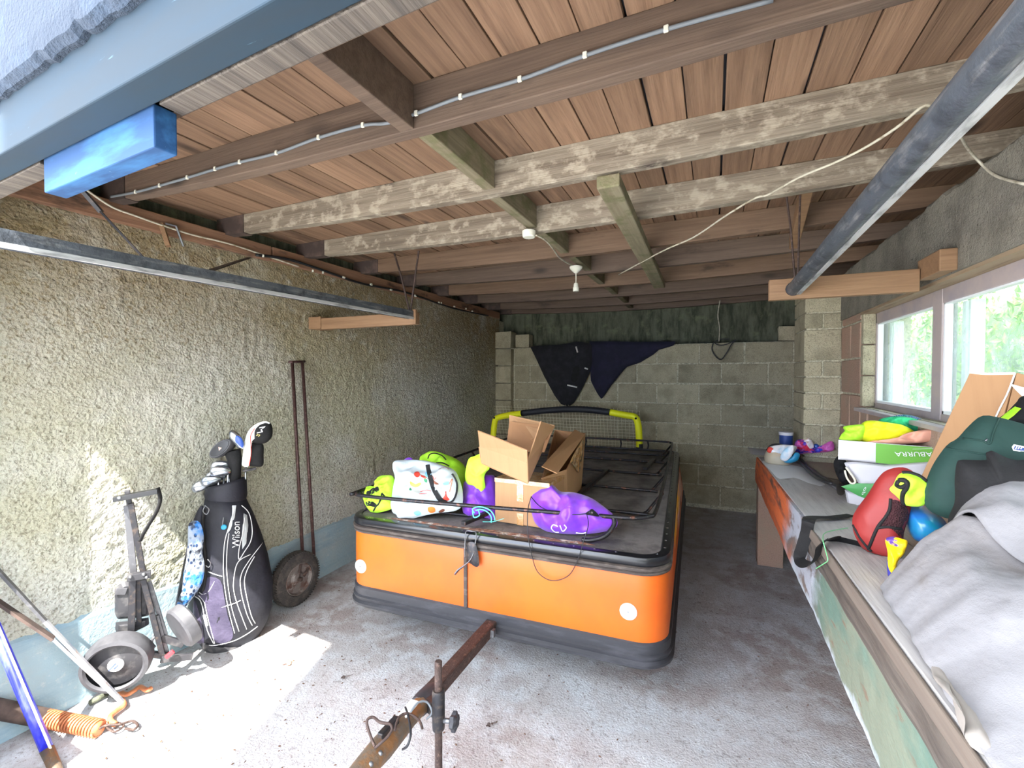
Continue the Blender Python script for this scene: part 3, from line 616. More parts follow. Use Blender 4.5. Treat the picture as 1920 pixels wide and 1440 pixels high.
# latch hanging from the lid edge
lt = MB(); c0 = lambda px, py, d=.02: FP(px, py, TR(0, -d), -TV)
lt.tube(spl([c0(873, 998), c0(876, 995, .03), c0(885, 996, .03), c0(893, 1000), c0(890, 1025), c0(886, 1050)], 4), .003, 6); lt.tube(spl([c0(873, 998), c0(872, 1020), c0(872, 1045)], 4), .003, 6)
latch = lt.build('latch_wire', 'galv', trl, smooth=True)
lv = MB().puff([c0(x, y, .022) for x, y in ((876, 1020), (890, 1018), (897, 1040), (898, 1060), (892, 1063), (884, 1058), (876, 1050))], -TV, .008, .006, wr=0, M=28, rings=4); lv.build('latch_plate', 'dark_metal', trl, smooth=True)
MB().tube(spl([c0(889, 1036, .028), c0(882, 1050, .032), c0(870, 1061, .040), c0(860, 1068, .050), c0(853, 1077, .058)], 4), [.007, .007, .008, .008, .009, .009, .010, .011, .012, .013, .014, .015, .015, .015, .015, .014, .011], 12, flat=.35).build('latch_handle', 'galv', trl, smooth=True)
# rubber bits and rust on the lid front
for (u, v, du, dv) in ((.44, .062, .22, .014), (.80, .068, .14, .022), (1.02, .07, .22, .02), (1.24, .075, .10, .014)):
    ol = [TR(u + du * cos(a) * (1 + .3 * noise.noise(V((u, a, 0)))), v + dv * sin(a) * (1 + .5 * noise.noise(V((a * 2, u, 0)))), .719) for a in [2 * pi * k / 14 for k in range(14)]]
    MB().puff(ol, (0, 0, 1), .003, .002, M=28, rings=4, wr=.004, wf=60).build('rust_patch', 'rust_dirt', lid)
# roof rack of bent tube
rack = MB(); zt_ = .832
loop = [TR(.10, .03, zt_), TR(.45, .045, zt_), TR(.9, .09, zt_), TR(1.38, .145, zt_), TR(1.49, .165, zt_), TR(1.55, .21, zt_), TR(1.575, .30, zt_), TR(1.585, .8, zt_), TR(1.59, 1.6, zt_), TR(1.59, 2.5, zt_), TR(1.57, 2.60, zt_), TR(1.50, 2.65, zt_), TR(.9, 2.66, zt_), TR(.16, 2.66, zt_), TR(.06, 2.63, zt_), TR(.02, 2.5, zt_), TR(.02, 1.4, zt_), TR(.015, .15, zt_), TR(.03, .06, zt_)]
MB().tube(spl(loop, 5, True), .0095, 10, closed=True).build('rack_rail', 'rack_steel', trl, smooth=True)
MB().tube(spl([TR(.03, .08, zt_), TR(.045, .12, .79), TR(.08, .17, .745), TR(.16, .2, .737), TR(.6, .2, .737), TR(1.0, .25, .737)], 6), .009, 8).build('rack_leg', 'rack_steel', trl, smooth=True)
MB().tube(spl([TR(1.40, .15, zt_), TR(1.405, .13, .80), TR(1.37, .10, .757), TR(1.31, .085, .735), TR(1.27, .085, .733)], 6), .0105, 8).build('rack_leg', 'rack_steel', trl, smooth=True)
for v in (2.34, 1.99, 1.5, 1.01, .5):
    x1 = TW - .10; z = .752
    MB().tube(spl([TR(.10, v - .02, .74), TR(.14, v, z), TR(x1 - .12, v + .005, z), TR(x1 - .04, v + .02, z), TR(x1, v + .10, z + .03), TR(x1 + .045, v + .16, zt_)], 5), .0085, 8).build('crossbar', 'rack_steel', trl, smooth=True)
for v in (.5, 1.01, 1.5, 1.99): MB().tube([TR(.02, v, zt_), TR(.10, v - .02, .742)], .008, 8).build('rack_stay', 'rack_steel', trl, smooth=True)
for u in (.35, .75, 1.1, 1.36): MB().tube([TR(u, 2.66, zt_), TR(u + .01, 2.645, .79), TR(u, 2.62, .74)], .008, 8).build('rack_stay', 'rack_steel', trl, smooth=True)
MB().tube(spl([TR(.12, 2.6, .75), TR(.9, 2.62, .75), TR(1.5, 2.61, .75), TR(1.57, 2.55, .75)], 4), .0095, 8).build('crossbar', 'rack_steel', trl, smooth=True)
MB().beam(TR(.71, .0, .765), TR(.93, 1.0, .768), .028, .02).build('long_bar', 'rack_steel', trl, bevel=.004)
MB().beam(TR(1.10, .45, .765), TR(1.165, 1.46, .768), .03, .022).build('long_bar', 'rack_steel', trl, bevel=.004)
MB().beam(TR(1.42, 1.62, .765), TR(1.46, 2.04, .765), .035, .022).build('long_bar', 'rack_steel', trl, bevel=.004)
# flame print and fringe on the right side
for (va, vb, za, zb_, m) in ((.7, 1.9, .50, .66, 'flame'), (1.3, 2.5, .42, .60, 'fringe')):
    ol = []; n = 16
    for k in range(n + 1): ol.append(TR(TW + .004 + flare(va + (vb - va) * k / n, zb_), va + (vb - va) * k / n, zb_ - .015 * sin(k * 1.3)))
    for k in range(n, -1, -1): ol.append(TR(TW + .004 + flare(va + (vb - va) * k / n, za), va + (vb - va) * k / n, za + .07 * (k % 2) + .03 * sin(k)))
    MB().puff(ol, TU, .0015, .001, M=70, rings=2, smooth=False).build('side_print', m, body)
# tow bar, coupling and jockey stand
MB().beam((-.962, 2.3, .275), (-.915, 1.34, .335), .052, .052).build('tow_bar', 'rusty_steel', trl, bevel=.006)
MB().beam((-.928, 1.83, .30), (-.924, 1.80, .305), .056, .03).build('tow_bolt', 'galv', trl)
MB().loft([[V((-.915, 1.36, .333)) + V((.036 * cos(a) * s, y, .036 * sin(a) * s - y * .06)) for a in [2 * pi * k / 14 for k in range(14)]] for y, s in ((0, .8), (-.02, 1), (-.07, 1.02), (-.10, .95), (-.11, .7))]).build('coupling_boot', 'black_rubber', trl, smooth='auto')
cp = MB(); rings = []
for t, w, h, dz in ((0, .030, .030, 0), (.08, .030, .030, .002), (.15, .036, .034, .004), (.22, .040, .034, .004), (.30, .034, .030, .004), (.36, .030, .022, .004)):
    c = V((-.910 + .04 * t, 1.27 - t, .342 + dz + .05 * t)); rings.append([c + V((w * cos(a), 0, h * (sin(a) if sin(a) > -.4 else -.4))) for a in [2 * pi * k / 16 for k in range(16)]])
cpl = cp.loft(rings).build('coupling', 'hitch_metal', trl, smooth='auto')
MB().box((-.912, 1.05, .375), (-.892, 1.13, .405)).build('coupling_slot', 'dark_metal', cpl, bevel=.003)
MB().beam((-.912, 1.24, .375), (-.906, 1.16, .378), .032, .004).build('plate', 'label_white', cpl)
for y in (1.02, .98): MB().ball((-.875, y, .378), .008, 8).build('bolt', 'galv', cpl, smooth=True)
hk = lambda px, py, z=.43: FZ(px, py, z)
MB().tube(spl([hk(703, 1400, .40), hk(694, 1378, .42), hk(688, 1358, .44), hk(690, 1348, .45), hk(700, 1345, .45), hk(712, 1354, .45), hk(722, 1356, .45), hk(732, 1358, .45), hk(735, 1368, .44), hk(726, 1382, .43), hk(712, 1395, .42), hk(704, 1402, .40)], 5), .0042, 8).build('coupling_loop', 'rusty_steel', trl, smooth=True)
MB().tube(spl([hk(740, 1370, .41), hk(748, 1345, .42), hk(765, 1338, .42), hk(785, 1350, .41), hk(792, 1366, .38)], 5), .004, 8).build('coupling_handle', 'rusty_steel', trl, smooth=True)
MB().tube(spl([hk(760, 1326, .42), hk(766, 1345, .42), hk(770, 1375, .42), hk(764, 1398, .40), hk(755, 1405, .37)], 5), .0036, 6).build('coupling_cable', 'cable_black', trl, smooth=True)
MB().tube(spl([hk(770, 1335, .39), hk(783, 1318, .40), hk(800, 1316, .39), hk(810, 1335, .36), hk(800, 1348, .33)], 5), .0036, 6).build('coupling_cable', 'cable_grey', trl, smooth=True)
jp = FZ(822, 1300, .42); jt = V((jp.x, jp.y, 0))
MB().lathe(jt + V((0, 0, .006)), (0, 0, 1), [(0, .0125), (.52, .0125), (.523, .010)], 14).build('stand_leg', 'rusty_steel', trl, smooth='auto')
MB().lathe(jt + V((0, 0, .30)), (0, 0, 1), [(0, .020), (.012, .0215), (.12, .0215), (.132, .018)], 16).build('stand_sleeve', 'dark_metal', trl, smooth='auto')
MB().beam(jt + V((-.005, .0, .36)), V((-.91, 1.30, .335)), .03, .045).build('stand_bracket', 'dark_metal', trl, bevel=.004)
kb = MB().lathe(jt + V((.02, 0, .335)), (1, .15, .1), [(0, .008), (.03, .008)], 8); kb.build('clamp_screw', 'galv', trl, smooth=True)
rings = []; kd = V((1, .15, .1)).normalized(); ks = jt + V((.048, .004, .338)); kx = kd.cross(V((0, 0, 1))).normalized(); ky = kx.cross(kd)
MB().loft([[ks + kd * t + (kx * cos(a) + ky * sin(a)) * (s * (.026 + .004 * cos(6 * a))) for a in [2 * pi * k / 36 for k in range(36)]] for t, s in ((0, .8), (.004, 1), (.016, 1), (.022, .6))]).build('clamp_knob', 'black_rubber', trl, smooth='auto')
# wheels under the body
for u in (.12, TW - .12):
    w = MB().lathe(TR(u - .06, 1.6, .19), TU, [(0, .13), (.01, .175), (.03, .186), (.09, .186), (.11, .175), (.12, .13)], 28).build('wheel', 'tyre', trl, smooth='auto')
    MB().lathe(TR(u - .062, 1.6, .19), TU, [(0, .05), (.002, .12), (.122, .12), (.124, .05)], 24).build('hub', 'hub_metal', w, smooth='auto')

# ============================================================ THINGS ON THE LID
LZ = .7225
def PV(v):                       # upright plane across the trailer at depth v
    return lambda px, py: FP(px, py, TR(0, v), -TV)
VN = -TV
NS = (-TV * .87 + V((0, 0, .49))).normalized()
def PS(v): return lambda px, py: FP(px, py, TR(0, v, LZ), NS)
# small lime boot bag at the left
A = PS(.10); q = [(713, 895), (733, 891), (741, 904), (742, 925), (739, 945), (732, 955), (700, 962), (688, 950), (683, 935), (687, 918), (697, 912), (712, 912)]
o = thing('boot_bag', A(712, 962), 'small crumpled lime green boot bag at the left end of the lid', 'bag')
bm_ = MB().puff([A(*p) for p in q], NS, .055, .05, wr=.03, wf=26, zmin=LZ+.001, M=72, rings=14); b = bm_.build('bag_body', 'lime', o, smooth=True); bv = bm_.bvh()
for s_ in ([(690, 925), (700, 916), (708, 920)], [(695, 942), (706, 948), (712, 940), (716, 925)], [(700, 958), (706, 948)], [(716, 925), (722, 932)]): drawn(bv, s_, .0045, 'trim_tape', 'strap_black', b, flat=.4)
for s_ in ([(687, 922), (697, 918), (708, 912), (710, 920), (700, 925), (690, 931)], [(686, 941), (697, 940), (706, 946), (704, 951), (694, 949), (687, 948)]): patch(bv, s_, 'panel', 'fabric_black', b)
# big printed shopping bag
A = PS(.09); q = [(740, 868), (765, 862), (800, 864), (830, 872), (852, 882), (862, 900), (868, 925), (866, 948), (852, 958), (820, 962), (790, 968), (753, 978), (744, 966), (735, 958), (737, 930), (742, 900)]
o = thing('shopping_bag', A(790, 976), 'white printed shopping bag with one black handle strap', 'bag')
bm_ = MB().puff([A(*p) for p in q], NS, .06, .06, wr=.05, wf=11, p=4, zmin=LZ+.001, M=90, rings=18); b = bm_.build('bag_body', 'tote_white', o, smooth=True); bv = bm_.bvh()
hs_ = spl([V((x, y, 0)) for x, y in ((802, 871), (806, 890), (812, 912), (822, 932), (834, 942), (848, 940), (856, 925), (857, 905), (848, 888))], 5); mb = MB(); rings = []
for i, p in enumerate(hs_):
    c = onsurf(bv, p.x, p.y, .004) or A(p.x, p.y) - TV * .03; w = .013 if i < 22 else .005; d = (hs_[min(i + 1, len(hs_) - 1)] - hs_[max(i - 1, 0)]).normalized(); nn = (TU * (-d.y) + V((0, 0, -1)) * d.x) * w * -1
    rings.append([c - nn - TV * .001, c + nn - TV * .001, c + nn - TV * .004, c - nn - TV * .004])
MB().loft(rings).build('handle', 'strap_black', o)
pr = [('print_yellow', [(769, 902), (778, 908), (788, 904), (789, 909), (780, 914), (770, 910)]), ('print_red', [(777, 886), (784, 884), (788, 890), (783, 895), (777, 892)]), ('print_red', [(836, 920), (838, 930), (843, 937), (836, 939), (828, 938), (833, 930)]), ('print_blue', [(797, 886), (806, 884), (808, 892), (800, 894)]),
      ('print_blue', [(830, 904), (842, 903), (843, 908), (832, 910)]), ('print_green', [(795, 896), (801, 899), (800, 905), (795, 902)]), ('print_green', [(769, 914), (772, 919), (767, 919)]), ('print_brown', [(812, 900), (818, 904), (823, 908), (815, 908)]), ('print_orange', [(802, 952), (808, 950), (815, 952), (816, 959), (809, 962), (803, 959)]), ('print_blue', [(775, 961), (784, 957), (790, 963), (782, 967)]),
      ('print_brown', [(822, 960), (830, 954), (834, 957), (826, 964)]), ('print_red', [(790, 890), (798, 895), (797, 898), (789, 893)]), ('print_green', [(829, 934), (832, 938), (828, 939)])]
for m, s_ in pr: patch(bv, s_, 'print', m, b, off=.002)
for s_, m in (([(786, 889), (796, 893), (805, 899)], 'print_brown'), ([(842, 908), (848, 898), (843, 922)], 'print_orange'), ([(806, 897), (811, 893), (814, 899), (818, 895)], 'print_red'), ([(788, 922), (800, 919), (808, 921)], 'print_red'), ([(786, 926), (800, 925)], 'print_red'), ([(822, 880), (834, 876), (842, 880)], 'print_brown')): drawn(bv, s_, .0014, 'print_line', m, b, flat=.3, off=.002)
A = PV(.32)
# purple bag peeping out behind
B_ = PV(.42); o = thing('drawstring_bag', B_(770, 880), 'purple bag corner showing behind the white shopping bag', 'bag')
MB().puff([B_(*p) for p in ((752, 872), (760, 860), (769, 858), (775, 864), (780, 890), (756, 900))], VN, .03, .03, wr=.02, wf=20).build('bag_body', 'purple', o, smooth=True)
# lime bag behind
B_ = PS(.42); q = [(790, 862), (800, 852), (814, 846), (836, 852), (858, 862), (872, 876), (876, 900), (872, 926), (860, 940), (835, 940), (800, 940), (785, 900)]
o = thing('kit_bag', B_(830, 950), 'large lime green kit bag with black cords behind the white shopping bag', 'bag')
bm_ = MB().puff([B_(*p) for p in q], NS, .09, .09, wr=.06, wf=10, zmin=LZ+.001, M=90, rings=18); b = bm_.build('bag_body', 'lime', o, smooth=True); bv = bm_.bvh()
for s_ in ([(802, 860), (806, 852), (816, 850), (828, 854), (836, 862)], [(818, 868), (830, 868), (842, 874)], [(852, 856), (862, 864)]): drawn(bv, s_, .004, 'cord', 'strap_black', b)
# purple bag with lime top in the middle
B_ = PS(.22); q = [(872, 905), (890, 900), (906, 895), (916, 890), (930, 900), (932, 970), (915, 975), (895, 970), (878, 972), (868, 960), (868, 935)]
o = thing('drawstring_bag', B_(900, 972), 'upright purple drawstring bag left of the cardboard boxes', 'bag')
MB().puff([B_(*p) for p in q], NS, .06, .05, wr=.04, wf=12, zmin=LZ+.001, M=80, rings=14).build('bag_body', 'purple', o, smooth=True)
B_ = PV(.24); q = [(878, 862), (890, 855), (905, 850), (916, 862), (918, 878), (912, 885), (908, 895), (910, 915), (906, 930), (897, 926), (890, 912), (877, 908), (872, 892)]
o = thing('bib', B_(895, 930), 'bright lime green bib draped over the purple bag beside the boxes', 'cloth')
MB().puff([B_(*p) for p in q], VN, .02, .015, wr=.018, wf=18).build('cloth', 'lime', o, smooth=True)
# dark rack bar crossing is part of the trailer; turquoise rope tied to the rail
rp_ = PV(.06); o = thing('rope', rp_(908, 955), 'short turquoise rope knotted round the front rack rail', 'rope')
for s_ in ([(890, 962), (886, 955), (893, 951), (905, 951), (918, 956), (926, 966), (928, 976)], [(892, 957), (902, 955), (914, 960), (921, 969), (921, 980)], [(886, 958), (889, 970), (899, 966), (897, 956)], [(905, 978), (925, 978), (945, 972)]):
    MB().tube(spl([rp_(*p) for p in s_], 5), .0035 if s_[0][0] != 905 else .0012, 6).build('strand', 'turquoise', o, smooth=True)
# lower cardboard box (closed, taped) and long open carton lying behind it
def solidpoly(pts, th, n):
    n = V(n).normalized() * th; k = len(pts); return MB().add([p for p in pts] + [p - n for p in pts], [tuple(range(k)), tuple(range(2 * k - 1, k - 1, -1))] + [(i, i + k, (i + 1) % k + k, (i + 1) % k) for i in range(k)])
bx = lambda px, py, v: FP(px, py, TR(0, v), -TV)
o = thing('cardboard_box', bx(975, 978, .18), 'taped cardboard box standing under the open box', 'box')
bl = bx(928, 974, .20); br = bx(1030, 990, .18); w_ = br - bl; hgt = V((0, 0, .225)); dp = TV * .21 + TU * .02; bl.z = br.z = LZ + .002
mb = MB().box8([bl, br, br + dp, bl + dp, bl + hgt, br + hgt, br + dp + hgt, bl + dp + hgt]); b = mb.build('carton', 'cardboard', o, bevel=.004)
u_ = w_.normalized(); nn = -(u_.cross(V((0, 0, 1)))).normalized() * -1
f0 = bl + w_ * .42; mb = MB().box8([f0 - TV * .002 + V((0, 0, .12)), f0 + u_ * .035 - TV * .002 + V((0, 0, .12)), f0 + u_ * .035 + V((0, 0, .12)), f0 + V((0, 0, .12)), f0 - TV * .002 + hgt, f0 + u_ * .035 - TV * .002 + hgt, f0 + u_ * .035 + hgt, f0 + hgt]); mb.build('tape', 'tape', b)
f1 = V((0, 0, .0)); mb = MB().box8([f0 - TV * .002, f0 + u_ * .035 - TV * .002, f0 + u_ * .035, f0, f0 - TV * .002 + V((0, 0, .06)), f0 + u_ * .035 - TV * .002 + V((0, 0, .06)), f0 + u_ * .035 + V((0, 0, .06)), f0 + V((0, 0, .06))]); mb.build('tape', 'tape', b)
mb = MB().box8([p + V((0, 0, z)) for z in (.205, .2255) for p in (bl - TV * .0015 - u_ * .001, br - TV * .0015 + u_ * .001, br + dp + u_ * .001, bl + dp)]); mb.build('tape', 'tape', b)
# long carton with one flap up, right of and behind the lower box
o = thing('long_carton', bx(1060, 930, .6), 'open cardboard carton with torn shiny tape, right of the tilted box', 'box')
p1, p2, p3, p4 = bx(1028, 958, .25), bx(1065, 930, .42), bx(1090, 890, .95), bx(1045, 880, 1.0)
for p in (p1, p2, p3, p4): p.z = LZ + .004
u2, u1, u3, u4 = bx(1063, 880, .42), bx(1016, 896, .25), bx(1098, 812, .95), bx(1040, 806, 1.0)
def wall_(a, b_, c, d, name, m, th=.005): 
    n = (b_ - a).cross(d - a); return solidpoly([a, b_, c, d], th, n).build(name, m, o)
wall_(p1, p2, u2, u1, 'side', 'cardboard'); wall_(p2, p3, u3, u2, 'side', 'cardboard'); wall_(p3, p4, u4, u3, 'side', 'cardboard_in'); wall_(p4, p1, u1, u4, 'side', 'cardboard_in'); wall_(p1, p2, p3, p4, 'base', 'cardboard_in')
fq = [bx(1016, 874, .22), bx(1045, 887, .22), bx(1097, 815, .85), bx(1078, 805, .9)]; wall_(*fq, 'flap', 'cardboard')
tq = [u2 + V((.003, -.004, 0)), bx(1094, 880, .8) + V((.004, -.004, 0)), bx(1090, 830, .8) + V((.004, -.004, 0)), bx(1075, 850, .6) + V((.004, -.004, 0))]
MB().puff([bx(x, y, v) + V((.006, -.006, 0)) for x, y, v in ((1068, 865, .45), (1080, 842, .6), (1093, 825, .8), (1090, 860, .8), (1084, 885, .7), (1074, 872, .55))], -TV + TU * .5, .008, .003, wr=.03, wf=40, M=40).build('torn_tape', 'tape', o, smooth=True)
# tilted open box on top
o = thing('open_box', bx(975, 900, .12), 'open empty cardboard box tilted on top of the taped box', 'box')
a0, a1 = bx(899, 838, .10), bx(989, 868, -.02)          # front wall top edge
b0, b1 = bx(903, 868, .12), bx(990, 906, .0)             # front wall bottom edge
c1 = bx(1030, 866, .35); c0_ = bx(951, 835, .40); d1 = bx(1038, 800, .40); d0 = bx(955, 790, .45)
q1 = bx(1017, 845, .25)
wall_(b0, b1, a1, a0, 'side', 'cardboard'); wall_(b1, q1, bx(1024, 818, .25), a1, 'side', 'cardboard'); wall_(bx(948, 848, .45), bx(1020, 848, .35), d1, d0, 'side', 'cardboard_in'); wall_(b0, bx(948, 848, .45), bx(935, 822, .42), a0, 'side', 'cardboard_in')
wall_(b0, b1, q1, bx(948, 850, .45), 'base', 'cardboard_in')
fl1 = bx(896, 808, .02), bx(988, 845, -.06); wall_(a0, a1, fl1[1], fl1[0], 'flap', 'cardboard')
wall_(bx(954, 822, .45), bx(1022, 824, .36), bx(1040, 797, .42), bx(955, 778, .48), 'flap', 'cardboard')
wall_(a1, bx(1024, 818, .25), bx(1041, 800, .28), bx(1015, 790, .1), 'flap', 'cardboard')
MB().tube([fl1[0], bx(930, 820, .02), bx(960, 833, 0), fl1[1]], .0025, 6).build('torn_edge', 'tape', o, smooth=True)
# purple drawstring bag in front, its cord looping down over the trailer front
A = PS(.145); q = [(994, 935), (1003, 921), (1020, 907), (1030, 905), (1040, 912), (1052, 922), (1075, 924), (1105, 932), (1130, 948), (1150, 965), (1158, 980), (1150, 992), (1115, 1000), (1070, 1002), (1030, 998), (1006, 984), (997, 962)]
o = thing('drawstring_bag', A(1075, 1000), 'plump purple drawstring bag lying against the front rack rail with black cord', 'bag')
bm_ = MB().puff([A(*p) for p in q], NS, .08, .08, wr=.05, wf=10, zmin=LZ+.001, M=100, rings=20); b = bm_.build('bag_body', 'purple', o, smooth=True); bv = bm_.bvh()
patch(bv, [(1097, 964), (1106, 956), (1112, 955), (1124, 968), (1110, 967)], 'corner_patch', 'fabric_black', b)
p = onsurf(bv, 1110, 961, .003); 
if p: MB().lathe(p, -TV, [(0, .005), (.003, .005)], 12).build('eyelet', 'dark_metal', b)
cp_ = [onsurf(bv, x, y, .003) or A(x, y) - TV * .03 for x, y in ((996, 931), (1006, 944), (1022, 955), (1045, 962), (1075, 965), (1100, 963))]
MB().tube(spl(cp_, 5), .0022, 6).build('cord', 'cable_black', b, smooth=True)
g = lambda px, py, d: FP(px, py, TR(0, -d), -TV)
MB().tube(spl([cp_[0], g(990, 955, .0), g(989, 985, .02), g(991, 1010, .025), g(998, 1045, .02), g(1008, 1072, .02), g(1028, 1087, .02), g(1050, 1087, .02), g(1070, 1075, .02), g(1085, 1045, .02), g(1094, 1015, .03), g(1103, 985, .0), cp_[-1]], 6), .002, 6).build('cord', 'cable_black', b, smooth=True)
for s_ in ([(1046, 987), (1038, 984), (1034, 990), (1040, 997), (1048, 998)], [(1050, 985), (1055, 996), (1062, 990), (1058, 984)]): drawn(bv, s_, .003, 'lettering', 'label_white', b, flat=.3)
drawn(bv, [(1080, 999), (1092, 1000), (1100, 998)], .003, 'lettering', 'label_white', b, flat=.3)

# ============================================================ PRACTICE GOAL behind the trailer
gy = 4.95; G = lambda px, py: FY(px, py, gy)
o = thing('football_goal', G(1060, 900) * V((1, 1, 0)) if False else V((G(1060, 800).x, gy, 0)), 'pop-up football practice goal with yellow corners and black crossbar', 'goal')
def pole(pts, m, name, r=.036): return MB().tube(spl(pts, 6), r, 12).build(name, m, o, smooth=True)
pole([G(978, 775), G(1020, 770), G(1060, 767.5), G(1100, 768), G(1144, 773)], 'goal_black', 'crossbar')
pole([G(978, 775), G(955, 778), G(934, 783), G(928, 790), G(925, 815), V((G(925, 815).x, gy, .7))], 'goal_yellow', 'corner_sleeve')
pole([G(1144, 773), G(1170, 778), G(1190, 782), G(1196, 795), G(1198, 815), G(1199, 838)], 'goal_yellow', 'corner_sleeve')
x0, x1 = G(926, 815).x, G(1199, 838).x
pole([V((x0, gy, .72)), V((x0, gy, .4)), V((x0 - .01, gy, .02))], 'goal_black', 'post'); pole([V((x1, gy, .74)), V((x1, gy, .4)), V((x1, gy, .02))], 'goal_black', 'post')
for p in ((929, 783), (1193, 784)): MB().ball(G(*p) - V((0, .035, 0)), .012, 8).build('eyelet', 'fabric_black', o, smooth=True)
nt_ = MB(); n = 44
for i in range(n + 1):
    x = x0 + (x1 - x0) * i / n; top = 1.09 + .045 * (1 - (2 * i / n - 1) ** 2)
    nt_.tube([(x, gy + .0, top - .0), (x, gy + .12, .7), (x, gy + .3, .05)], .002, 3)
for k in range(30):
    z = 1.09 - k * .036; d = .12 * (1.12 - z) / .42 if z > .7 else .12 + .18 * (.7 - z) / .65; nt_.tube([(x0, gy + d, z), ((x0 + x1) / 2, gy + d + .01, z - .006), (x1, gy + d, z)], .002, 3)
nt_.build('net', 'net_cream', o)['kind'] = 'stuff'

# ============================================================ DARK CLOTHES over the back wall
J = lambda px, py, y=5.36: FY(px, py, y)
o = thing('jacket', J(1066, 640), 'black jacket with white tags hanging over the block wall', 'jacket')
bm_ = MB().puff([J(*p) for p in ((994, 650), (1010, 648), (1050, 646), (1085, 640), (1112, 645), (1112, 680), (1105, 700), (1090, 732), (1076, 756), (1066, 762), (1052, 758), (1040, 742), (1020, 705), (1004, 670))], (0, -1, 0), .045, .03, wr=.02, wf=9, smooth=False, p=4); b = bm_.build('jacket_body', 'jacket_black', o, smooth=True); bv = bm_.bvh()
for s_ in ([(1064, 722), (1082, 726)], [(1096, 690), (1109, 694)], [(1080, 650), (1083, 661)]): drawn(bv, s_, .010, 'tag', 'label_white', b, flat=.3, n=2)
patch(bv, [(1076, 688), (1086, 688), (1086, 705), (1079, 716), (1070, 712), (1073, 698)], 'pocket', 'fabric_black', b)
o = thing('sweatshirt', J(1180, 645), 'navy blue sweatshirt hanging over the block wall beside the black jacket', 'clothing')
MB().puff([J(x, y, 5.37) for x, y in ((1105, 640), (1150, 640), (1200, 641), (1268, 640), (1262, 649), (1240, 652), (1225, 665), (1200, 680), (1175, 688), (1162, 703), (1148, 720), (1128, 749), (1120, 738), (1108, 715), (1106, 690))], (0, -1, 0), .04, .03, wr=.018, wf=9, smooth=False, p=4, M=90).build('body', 'navy', o, smooth=True)
o = thing('wire_basket', J(1350, 645), 'small bent black wire basket hanging on the back wall by a cord', 'basket')
for s_ in ([(1338, 642), (1335, 655), (1342, 668), (1352, 674), (1362, 662), (1372, 645), (1380, 637)], [(1338, 642), (1350, 648), (1366, 644), (1380, 637)], [(1338, 642), (1352, 636), (1368, 636)]): MB().tube(spl([J(x, y, 5.38) for x, y in s_], 5), .006, 6).build('wire', 'cable_black', o, smooth=True)
MB().tube(spl([J(1350, 563, 5.3), J(1346, 590, 5.3), J(1349, 615, 5.3), J(1348, 640, 5.35)], 5), .005, 5).build('cord', 'cable_white', o, smooth=True)
# ============================================================ DOOR TRACKS, BRACKETS, CABLES, LIGHT
def angle_rail(p0, p1, name, label, w=.045, h=.05, side=1):
    o = thing(name, p0, label, 'rail'); p0, p1 = V(p0), V(p1); a = V((1, 0, 0)) * side
    def prof(p): return [p + V((-.5 * w, 0, h * .5)), p + V((.5 * w, 0, h * .5)), p + V((.5 * w, 0, -h * .35)), p + V((.35 * w, 0, -h * .5)), p + V((.28 * w, 0, -h * .4)), p + V((.38 * w, 0, -h * .3)), p + V((.38 * w, 0, h * .42)), p + V((-.38 * w, 0, h * .42)), p + V((-.38 * w, 0, -h * .3)), p + V((-.28 * w, 0, -h * .4)), p + V((-.35 * w, 0, -h * .5)), p + V((-.5 * w, 0, -h * .35))]
    MB().loft([prof(p0.lerp(p1, k / 8)) for k in range(9)]).build('channel', 'track_steel', o)
    q = V((.46 * w, 0, -.40 * h)); MB().beam(p0 + q, p1 + q, .011, .014).build('lip', 'track_lip', o); return o
angle_rail((-1.787, .532, 1.852), (-1.728, 2.325, 1.852), 'door_track', 'long steel garage door track beside the rendered left wall')
o = thing('door_track', (.31, .46, 1.866), 'thick steel garage door track crossing the upper right towards the window', 'rail')
a, b = V((.31, .44, 1.866)), V((.313, 2.27, 1.850))
MB().tube([a, b], .026, 14).build('channel', 'track_steel', o, smooth='auto'); MB().beam(a + V((.018, 0, -.022)), b + V((.018, 0, -.022)), .014, .012).build('lip', 'track_lip', o)
MB().lathe(b, (0, 1, .0), [(0, .03), (.012, .03), (.014, .02)], 14).build('end_cap', 'dark_metal', o, smooth='auto')
o = thing('timber_bracket', (-2.1, 2.36, 1.80), 'orange wooden bracket on the rendered wall carrying the left door track', 'bracket')
MB().box((-2.50, 2.335, 1.795), (-1.70, 2.375, 1.872)).build('arm', 'timber_orange', o, bevel=.003); MB().box((-2.615, 2.33, 1.80), (-2.502, 2.44, 1.885)).build('block', 'timber_orange', o, bevel=.003)
MB().box((-1.712, 2.318, 1.795), (-1.690, 2.334, 1.885)).build('end_batten', 'timber_orange', o)
o = thing('timber_bracket', (.5, 2.28, 1.80), 'pale wooden bracket beam above the window carrying the right door track', 'bracket')
MB().box((.222, 2.285, 1.808), (.742, 2.325, 1.898)).build('arm', 'timber_orange', o, bevel=.003); MB().box((.745, 2.13, 1.855), (.797, 2.325, 1.935)).build('block', 'timber_orange', o, bevel=.004)
o = thing('hanger_strap', (-1.75, 2.33, 1.88), 'pair of thin rusty wires holding the left door track up to the joists', 'wire')
MB().tube([(-1.745, 2.33, 1.88), (-1.80, 2.32, 2.10), (-1.86, 2.33, 2.25)], .006, 6).build('wire', 'rusty_steel', o); MB().tube([(-1.74, 2.335, 1.88), (-1.70, 2.33, 2.10), (-1.68, 2.34, 2.25)], .006, 6).build('wire', 'rusty_steel', o)
o = thing('hanger_strap', (.32, 2.25, 1.88), 'pair of thin rusty wires holding the right door track up to the joists', 'wire')
